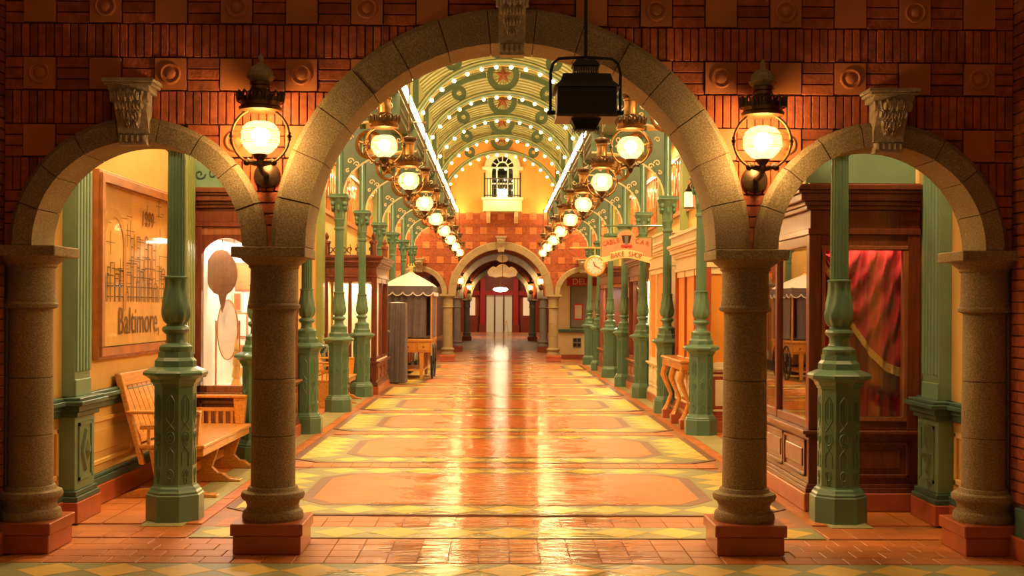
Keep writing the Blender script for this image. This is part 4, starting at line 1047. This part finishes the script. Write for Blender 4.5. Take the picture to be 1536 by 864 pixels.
MB().box(-hx + .05, hx - .2, -hy + .06, hy - .06, .2, .24).part('lower_shelf', OAK, ct)
for (x, y, r) in ((hx - .03, -.45, .40), (hx - .03, .5, .40)):
    wl_ = MB().ring((x, y, r), r - .02, .025, 'x', 28, 6)
    for k in range(10): a = 2 * pi * k / 10; wl_.tube([(x, y, r), (x, y + (r - .03) * cos(a), r + (r - .03) * sin(a))], .012, 5)
    wl_.lathe([(.0, -.05), (.05, -.04), (.05, .04), (0, .05)], 12, (x, y, r), axis='x', caps=False)
    wl_.part('spoked_wheel', BLACK, ct)
fn = MB().lathe([(.09, zc - .04), (.04, zc), (.03, zc + .03), (.05, zc + .06), (.02, zc + .09)], 12)
for a in (-1, 0, 1): fn.tube([(0, 0, zc + .08), (a * .07, 0, zc + .14), (a * .05, 0, zc + .2)], [.025, .02, .006], 6)
fn.part('gilt_finial', GOLD, ct, smooth=True)
cv = thing('covered_trolley', 'tall trolley wrapped in grey violet cloth beside the canopied cart', 'covered trolley', (-2.27, 26.2, 0))
def drape(u, v):
    a = u * 2 * pi; z = 1.72 * (1 - v); c, s2 = cos(a), sin(a)
    q = 1 / max(abs(c), abs(s2)) ** .82; f = 1 + .02 * sin(a * 11) * v + .012 * sin(a * 23 + 5 * v) + .04 * v
    return (.20 * c * q * f, .32 * s2 * q * f, z + .015)
dr = MB().grid(drape, 96, 14); dr.part('cloth_cover', CLOTH, cv, smooth=True)
MB().grid(lambda u, v: (.2 * cos(u * 2 * pi) * v / max(abs(cos(u * 2 * pi)), abs(sin(u * 2 * pi))) ** .82, .32 * sin(u * 2 * pi) * v / max(abs(cos(u * 2 * pi)), abs(sin(u * 2 * pi))) ** .82, 1.735 + .02 * (1 - v)), 48, 4).part('cloth_top', CLOTHW, cv, smooth=True)
for (x, y) in ((-.15, -.25), (.15, -.25), (.15, .25), (-.15, .25)): MB().lathe([(.0, -.015), (.03, -.012), (.03, .012), (0, .015)], 10, (x, y, .03), axis='x', caps=False).part('castor', BLACK, cv)
# brown stalls under the end arches
for i, y0 in enumerate((29.85, 31.98, 33.22)):
    sl = thing('panelled_stall', ['tall brown panelled stall next to the canopied cart', 'tall brown panelled stall between two others past the cart', 'tall brown panelled stall against the end wall arch'][i], 'stall', (-2.28, y0, 0), 0, 'brown stalls past the canopied cart')
    MB().box(-.84, 0, 0, 1.17, .25, 2.25).part('stall_body', BROWNP, sl, bevel=.01)
    MB().box(-.86, .03, -.02, 1.19, 2.25, 2.33).part('stall_cap', GREYM, sl, bevel=.01)
    for q in (.05, .58, 1.12): MB().box(0, .03, q - .03, q + .03, .3, 2.25).part('stile', MAHOGL, sl)
    MB().box(-.84, .04, -.02, 1.19, 0, .25).part('stall_plinth', BLACK, sl)
    MB().ring((.12, .3, .3), .22, .03, 'x', 14, 6, 0, pi).part('bench_arm', GREYM, sl, smooth=True)
    MB().ring((.12, .88, .3), .22, .03, 'x', 14, 6, 0, pi).part('bench_arm', GREYM, sl, smooth=True)

# ================================================================== SIGN AND CLOCK
sg = thing('bake_shop_sign', 'red and cream hanging board reading CABLE CAR BAKE SHOP', 'sign', (1.93, YK[3] - .02, 2.62))
def board(mr):
    p = [(-.41 + mr, -.20 + mr), (.41 - mr, -.20 + mr), (.41 - mr, .15 - mr), (.17 - mr * .3, .14 - mr)]
    p += [(.145 * cos(pi * k / 12) * (1 - mr), .14 + (.13 - mr) * sin(pi * k / 12)) for k in range(0, 13)]
    p += [(-.17 + mr * .3, .14 - mr), (-.41 + mr, .15 - mr)]; return p
MB().prism(board(0), -.015, .015, 'y').part('frame_board', OLIVE, sg)
MB().prism(board(.022), -.022, .022, 'y').part('field', mat('sign_salmon', (.72, .30, .16), .5, var=.08), sg)
rib_ = [(-.26 + .52 * k / 14, -.235 + .05 * sin(pi * k / 14)) for k in range(15)] + [(.26 - .52 * k / 14, -.105 + .05 * sin(pi * k / 14)) for k in range(15)]
MB().prism(rib_, -.034, .034, 'y').part('ribbon', mat('sign_cream', (.85, .66, .32), .5), sg)
for s_ in (-1, 1): MB().prism([(s_ * .25, -.23), (s_ * .40, -.27), (s_ * .36, -.22), (s_ * .42, -.18), (s_ * .25, -.15)], -.025, .025, 'y').part('ribbon_tail', MATS['sign_cream'], sg)
def arctext(word, size, x0, x1, zf, m, nm, par, y):
    n = len(word)
    for i, ch in enumerate(word):
        if ch == ' ': continue
        x = x0 + (x1 - x0) * i / (n - 1); z, rt = zf(x); text(ch, size, .003, m, nm, par, (x, y, z), (pi / 2, -rt, 0), .85)
LET = mat('sign_letter_red', (.42, .05, .01), .5)
arctext('CABLE', .105, -.35, -.13, lambda x: (.02 + .25 * (x + .41) - .0, .22), LET, 'letter', sg, -.027)
arctext('CAR', .105, .17, .33, lambda x: (.02 + .25 * (.41 - x), -.22), LET, 'letter', sg, -.027)
arctext('BAKE SHOP', .11, -.225, .225, lambda x: (-.17 + .045 * cos(x / .26 * pi / 2), 0), LET, 'letter', sg, -.038)
em = MB().prism([(-.08, .17), (.08, .17), (.05, .05), (-.05, .05)], -.03, -.02, 'y'); em.part('emblem', BRONZE, sg)
MB().prism([(-.03, .16), (.03, .16), (.02, .02), (-.02, .02)], -.036, -.03, 'y').part('emblem_centre', GREYM, sg)
for k in range(3): MB().ball((-.06 + .06 * k, -.03, .0), .03, .01, .025, 10, 6).part('emblem_bun', REDP, sg)
MB().tube([(-.36, 0, .32), (.60, 0, .32)], .014, 6).part('hanger_bar', GREEN, sg); MB().ball((-.37, 0, .32), .022, n=8, m=6).part('bar_knob', GOLD, sg)
for x in (-.3, .3): MB().tube([(x, 0, .14), (x, 0, .32)], .006, 5).part('hanger_rod', GREEN, sg)
ck = thing('hanging_clock', 'round white faced clock with thick gold rim hanging from a bar', 'clock', (1.95, YK[5] - .02, 2.53))
MB().lathe([(.0, -.05), (.175, -.05), (.20, -.06), (.225, -.03), (.225, .03), (.20, .06), (.0, .05)], 36, (0, 0, 0), axis='y', caps=False).part('rim', GOLD, ck, smooth=True)
MB().lathe([(.0, -.062), (.172, -.062), (.172, -.05)], 36, (0, 0, 0), axis='y', caps=False).part('dial', WHITE, ck)
tk = [(.148 * sin(2 * pi * k / 12), .148 * cos(2 * pi * k / 12), 2 * pi * k / 12) for k in range(12)]
for (x, z, a) in tk:
    o = MB().box(-.006, .006, -.002, .002, -.016, .016).part('hour_mark', GREYM, ck); o.location = (x, -.064, z); o.rotation_euler = (0, a, 0)
for (a, l, w) in ((radians(-25), .09, .011), (radians(120), .12, .008)):
    o = MB().box(-w, w, -.002, .002, -.02, l).part('hand', REDP, ck); o.location = (0, -.068, 0); o.rotation_euler = (0, a, 0)
MB().tube([(-.52, 0, .38), (.58, 0, .38)], .016, 6).part('hanger_bar', GOLD, ck); MB().tube([(0, 0, .22), (0, 0, .38)], .012, 6).part('hanger_rod', GOLD, ck)

# ================================================================== BLACK PROJECTOR
pj = thing('hanging_projector', 'black lantern shaped projector on a pole hanging in front of the wide arch', 'projector', (.435, 7.2, 2.86))
MB().tube([(0, 0, .30), (0, 0, 1.6)], .011, 8).part('pole', BLACK, pj)
MB().tube([(-.21, 0, -.05), (-.21, 0, .2), (-.195, 0, .255), (-.16, 0, .285), (0, 0, .295), (.16, 0, .285), (.195, 0, .255), (.21, 0, .2), (.21, 0, -.05)], .009, 8).part('yoke', BLACK, pj, smooth=True)
for s_ in (-1, 1): MB().lathe([(.012, 0), (.016, .015), (.012, .05)], 10, (s_ * .18 - (.05 if s_ < 0 else 0) + (.0 if s_ < 0 else 0), 0, -.04), axis='x').part('yoke_knob', BLACK, pj)
def frus(mb, a, b, z0, z1, d0, d1): return mb.add([(-a, -d0, z0), (a, -d0, z0), (a, d0, z0), (-a, d0, z0), (-b, -d1, z1), (b, -d1, z1), (b, d1, z1), (-b, d1, z1)], [(0, 3, 2, 1), (4, 5, 6, 7), (0, 1, 5, 4), (1, 2, 6, 5), (2, 3, 7, 6), (3, 0, 4, 7)])
MB().box(-.175, .175, -.15, .15, -.075, .09).part('housing', BLACK, pj, bevel=.004)
m = frus(MB(), .195, .155, .09, .13, .17, .13); frus(m, .155, .14, .13, .175, .13, .12); m.part('roof', BLACK, pj)
cg = MB().box(-.075, .075, -.06, .06, .175, .19).box(-.075, .075, -.06, .06, .225, .235)
for k in range(11): x = -.07 + .014 * k; cg.box(x - .003, x + .003, -.06, -.055, .19, .225); cg.box(x - .003, x + .003, .055, .06, .19, .225)
cg.part('vent_cage', BLACK, pj)
frus(MB(), .085, .055, .235, .275, .07, .045).part('vent_roof', BLACK, pj)
MB().box(-.18, .18, -.155, .155, -.085, -.07).part('lower_lip', BRONZE, pj)
m = frus(MB(), .06, .09, -.145, -.085, .05, .08)
for k in range(13): x = -.075 + .0125 * k; m.box(x - .002, x + .002, -.07, .07, -.155, -.13)
m.part('lens_louvre', BLACK, pj)

# ================================================================== END WALL WINDOW, BALCONY
wn = thing('balcony_window', 'arched cream sash window with glazing bars above the balcony', 'window', (.03, YE - .02, 4.95))
def archpts(hw, zs, n=16): return [(-hw, 0), (hw, 0)] + [(hw * cos(pi * k / n), zs + hw * sin(pi * k / n)) for k in range(n + 1)]
sur = MB()
for (x0, x1) in ((-.5, -.33), (.33, .5)): sur.box(x0, x1, -.12, .02, 0, .92)
sur.box(-.62, -.30, -.16, .02, .86, .95).box(.30, .62, -.16, .02, .86, .95)
sur.sector(0, .93, .34, .52, 0, pi, -.12, .02, 20); sur.sector(0, .93, .47, .54, 0, pi, -.16, .02, 20)
sur.part('surround', CREAM, wn)
MB().prism(archpts(.35, .93), -.02, .0, 'y').part('pane', glass('dark_pane', .25, (.25, .2, .12)), wn)
MB().prism(archpts(.35, .93), .005, .02, 'y').part('backing', mat('dim_room', (.18, .13, .06), .8), wn)
for x in (-.34, -.17, .17, .34): MB().box(x - .022, x + .022, -.05, -.01, 0, .95).part('glazing_bar', WHITE, wn)
for z in (.02, .45, .93): MB().box(-.35, .35, -.05, -.01, z - .02, z + .02).part('glazing_bar', WHITE, wn)
MB().sector(0, .93, .155, .195, 0, pi, -.05, -.01, 16).part('fan_arc', WHITE, wn)
for k in range(1, 6): a = pi * k / 6; MB().tube([(.19 * cos(a), -.03, .93 + .19 * sin(a)), (.35 * cos(a), -.03, .93 + .35 * sin(a))], .016, 4).part('fan_bar', WHITE, wn)
bc = thing('balcony', 'small cream balcony with black iron railing on the end wall', 'balcony', (.03, YE - .01, 4.5))
MB().box(-.58, .58, -.55, .0, .02, .36).box(-.62, .62, -.59, .0, .36, .44).part('balcony_slab', CREAM, bc, bevel=.01)
for s_ in (-1, 1): MB().prism([(0, .02), (-.42, .02), (-.34, -.12), (-.1, -.3), (0, -.3)], s_ * .42 - .06, s_ * .42 + .06, 'x').part('console', CREAM, bc)
rl = MB()
for (x0, y0, x1, y1) in ((-.54, -.52, .54, -.52), (-.54, -.52, -.54, 0), (.54, -.52, .54, 0)):
    for z in (.50, 1.0): rl.tube([(x0, y0, z), (x1, y1, z)], .016, 5)
rl.part('hand_rail', BLACK, bc)
for i in range(13): x = -.54 + .09 * i; MB().tube([(x, -.52, .44), (x, -.52, 1.02 + (.16 if i in (0, 12) else 0))], .012 if i not in (0, 12) else .022, 5).part('baluster', BLACK, bc)
area('balcony_light', (0.03, YE - 1.2, 5.2), .3, 22, (1, .72, .34), rot=(pi / 2, 0, 0))

# ================================================================== BEYOND THE END WALL
de = thing('deli_front', 'cream deli shop front with red DELI sign and grey window', 'shop front', (2.65, 38.6, 0))
MB().box(-.80, .75, 0, .5, .14, 2.75).part('front_wall', CREAM, de)
MB().box(-.80, .75, -.05, .5, 0, .14).part('plinth', TERRAB, de)
MB().box(-.52, .74, -.03, .02, 2.35, 2.62).part('sign_board', REDP, de)
text('DELI', .27, .006, WHITE, 'lettering', de, (-.08, -.04, 2.48), (pi / 2, 0, 0))
MB().box(-.42, .30, -.02, .01, .98, 2.36).part('window_frame', DKGREEN, de)
MB().box(-.37, .25, -.03, -.015, 1.03, 2.33).part('pane', GREYM, de)
MB().box(-.30, .0, -.04, -.03, 1.25, 1.78).part('notice', REDP, de); MB().box(-.26, -.04, -.045, -.04, 1.30, 1.73).part('notice_sheet', WHITE, de)
MB().box(-.85, .78, -.18, .02, .86, .95).part('counter', DKGREEN, de, bevel=.01)
MB().box(-.32, -.05, -.03, .0, .36, .68).part('vent_panel', GREYM, de)
for q in ((-.30, -.20, .55, .65), (-.17, -.07, .55, .65), (-.30, -.20, .40, .50), (-.17, -.07, .40, .50)): MB().box(q[0], q[1], -.035, -.03, q[2], q[3]).part('vent_opening', BLACK, de)
for (nm, lab, z, pts, txt) in (
    ('cloud_sign', 'cream scalloped hanging sign in the wide end arch', 2.77, [(-.47, -.02), (-.42, -.14), (-.2, -.19), (0, -.15), (.2, -.19), (.42, -.14), (.47, -.02), (.40, .08), (.30, .14), (.2, .11), (.1, .19), (0, .21), (-.1, .19), (-.2, .11), (-.30, .14), (-.40, .08)], 'ICE CREAM'),
    ('oval_sign', 'small cream oval plaque hanging above the scalloped sign', 3.16, [(.18 * cos(2 * pi * k / 20), .10 * sin(2 * pi * k / 20)) for k in range(20)], None)):
    t = thing(nm, lab, 'sign', (.05, 37.4, z))
    MB().prism(pts, -.02, .02, 'y').part('board', WHITE, t); MB().tube([(a, -.02, b) for a, b in pts], .014, 5, True).part('gilt_edge', GOLD, t)
    MB().tube([(0, -.03, -.2 if txt else -.1), (0, -.03, .27 if txt else 1.7)], .008, 5).part('hanger_rod', BRONZE, t)
    if txt: text(txt, .15, .003, GOLD, 'lettering', t, (0, -.026, -.02), (pi / 2, 0, 0), .8)
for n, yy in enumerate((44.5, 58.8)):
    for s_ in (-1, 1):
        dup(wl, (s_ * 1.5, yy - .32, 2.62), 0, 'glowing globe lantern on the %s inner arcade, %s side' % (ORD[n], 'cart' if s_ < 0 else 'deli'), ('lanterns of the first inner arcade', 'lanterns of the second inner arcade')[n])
rd = struct('wall_end', MB().box(-3.5, 3.5, 80.3, 80.6, 0, 5), REDPIL)
rw = thing('red_entrance', 'red panelled entrance with glazed doorway and two red pillars at the far end', 'entrance', (0, 80, 0))
for s_ in (-1, 1):
    MB().box(s_ * 1.1 - .18, s_ * 1.1 + .18, -.2, .28, 0, 3.6).part('pillar', REDP, rw, bevel=.02)
    MB().box(s_ * 1.1 - .24, s_ * 1.1 + .24, -.26, .28, 0, .5).part('pillar_base', REDPIL, rw)
    MB().box(*sorted((s_ * 1.45, s_ * 2.9)), .1, .28, .0, 1.0).part('wall_panel', REDPIL, rw)
    MB().box(*sorted((s_ * 1.6, s_ * 2.2)), .05, .28, 1.1, 2.3).part('side_window', emis('dim_lit_window', (1, .62, .3), .5), rw)
MB().box(-2.9, 2.9, -.05, .28, 2.45, 2.75).part('lintel', REDP, rw)
MB().box(-.9, .9, .15, .27, .0, 2.45).part('doorway', emis('lit_doorway', (1, .66, .28), .16), rw)
for x in (-.9, -.3, .3, .9): MB().box(x - .05, x + .05, .05, .2, 0, 2.45).part('door_stile', MAHOG, rw)
ch = thing('ceiling_chandelier', 'bright oval chandelier before the red entrance', 'chandelier', (.05, 66, 2.62))
MB().lathe([(.05, -.12), (.3, -.08), (.42, 0), (.36, .08), (.1, .12)], 24).part('glass_bowl', emis('chandelier_glow', (1, .78, .48), 30), ch, smooth=True)
MB().tube([(0, 0, .1), (0, 0, 2.28)], .02, 6).part('chain', BRASS, ch)
wsn = thing('floor_sign', 'yellow folding wet floor sign standing before the red entrance', 'floor sign', (.42, 72, 0))
YS = mat('sign_yellow', (.85, .55, .02), .5)
for s_ in (-1, 1): MB().prism([(s_ * .16, 0), (s_ * .13, 0), (0, .85), (s_ * .03, .85)] if s_ > 0 else [(-.16, 0), (-.13, 0), (0, .85), (-.03, .85)], -.13, .13, 'y').part('sign_leaf', YS, wsn)
for (y, pw) in ((40.5, 110), (51.5, 80), (66, 160), (76, 160)): area('far_room_light', (0, y, 4.6), 1.2, pw, (1, .72, .42))

# ================================================================== SMALL LAMPS
sb = thing('bare_bulb_lamp', 'small bare bulb lamp glowing inside the corner shop beside the granite pier', 'lamp', (-2.80, 14.9, 1.93))
MB().ball((0, 0, 0), .045, n=12, m=8).part('bulb', emis('bare_bulb', (1, .85, .6), 60), sb, smooth=True)
MB().lathe([(.02, .04), (.025, .09), (.012, .1), (.008, .56)], 10).part('lamp_holder', BRASS, sb, smooth=True)
ln = thing('green_lantern', 'small box lantern with green glass hung on the iron column by the orange shop', 'lantern', (2.42, 15.78, 3.08))
MB().box(-.05, .05, -.05, .05, -.10, .10).part('lantern_glass', emis('green_glow', (.75, .9, .35), 1.2), ln, bevel=.004)
MB().box(-.06, .06, -.06, .06, -.12, -.10).part('lantern_foot', BRONZE, ln); MB().lathe([(.085, .10), (.03, .15), (.012, .2)], 4, phase=pi / 4).part('lantern_roof', BRONZE, ln)
MB().tube([(0, 0, .19), (.04, -.03, .24), (.09, -.05, .22)], .008, 6).part('lantern_arm', BRONZE, ln)
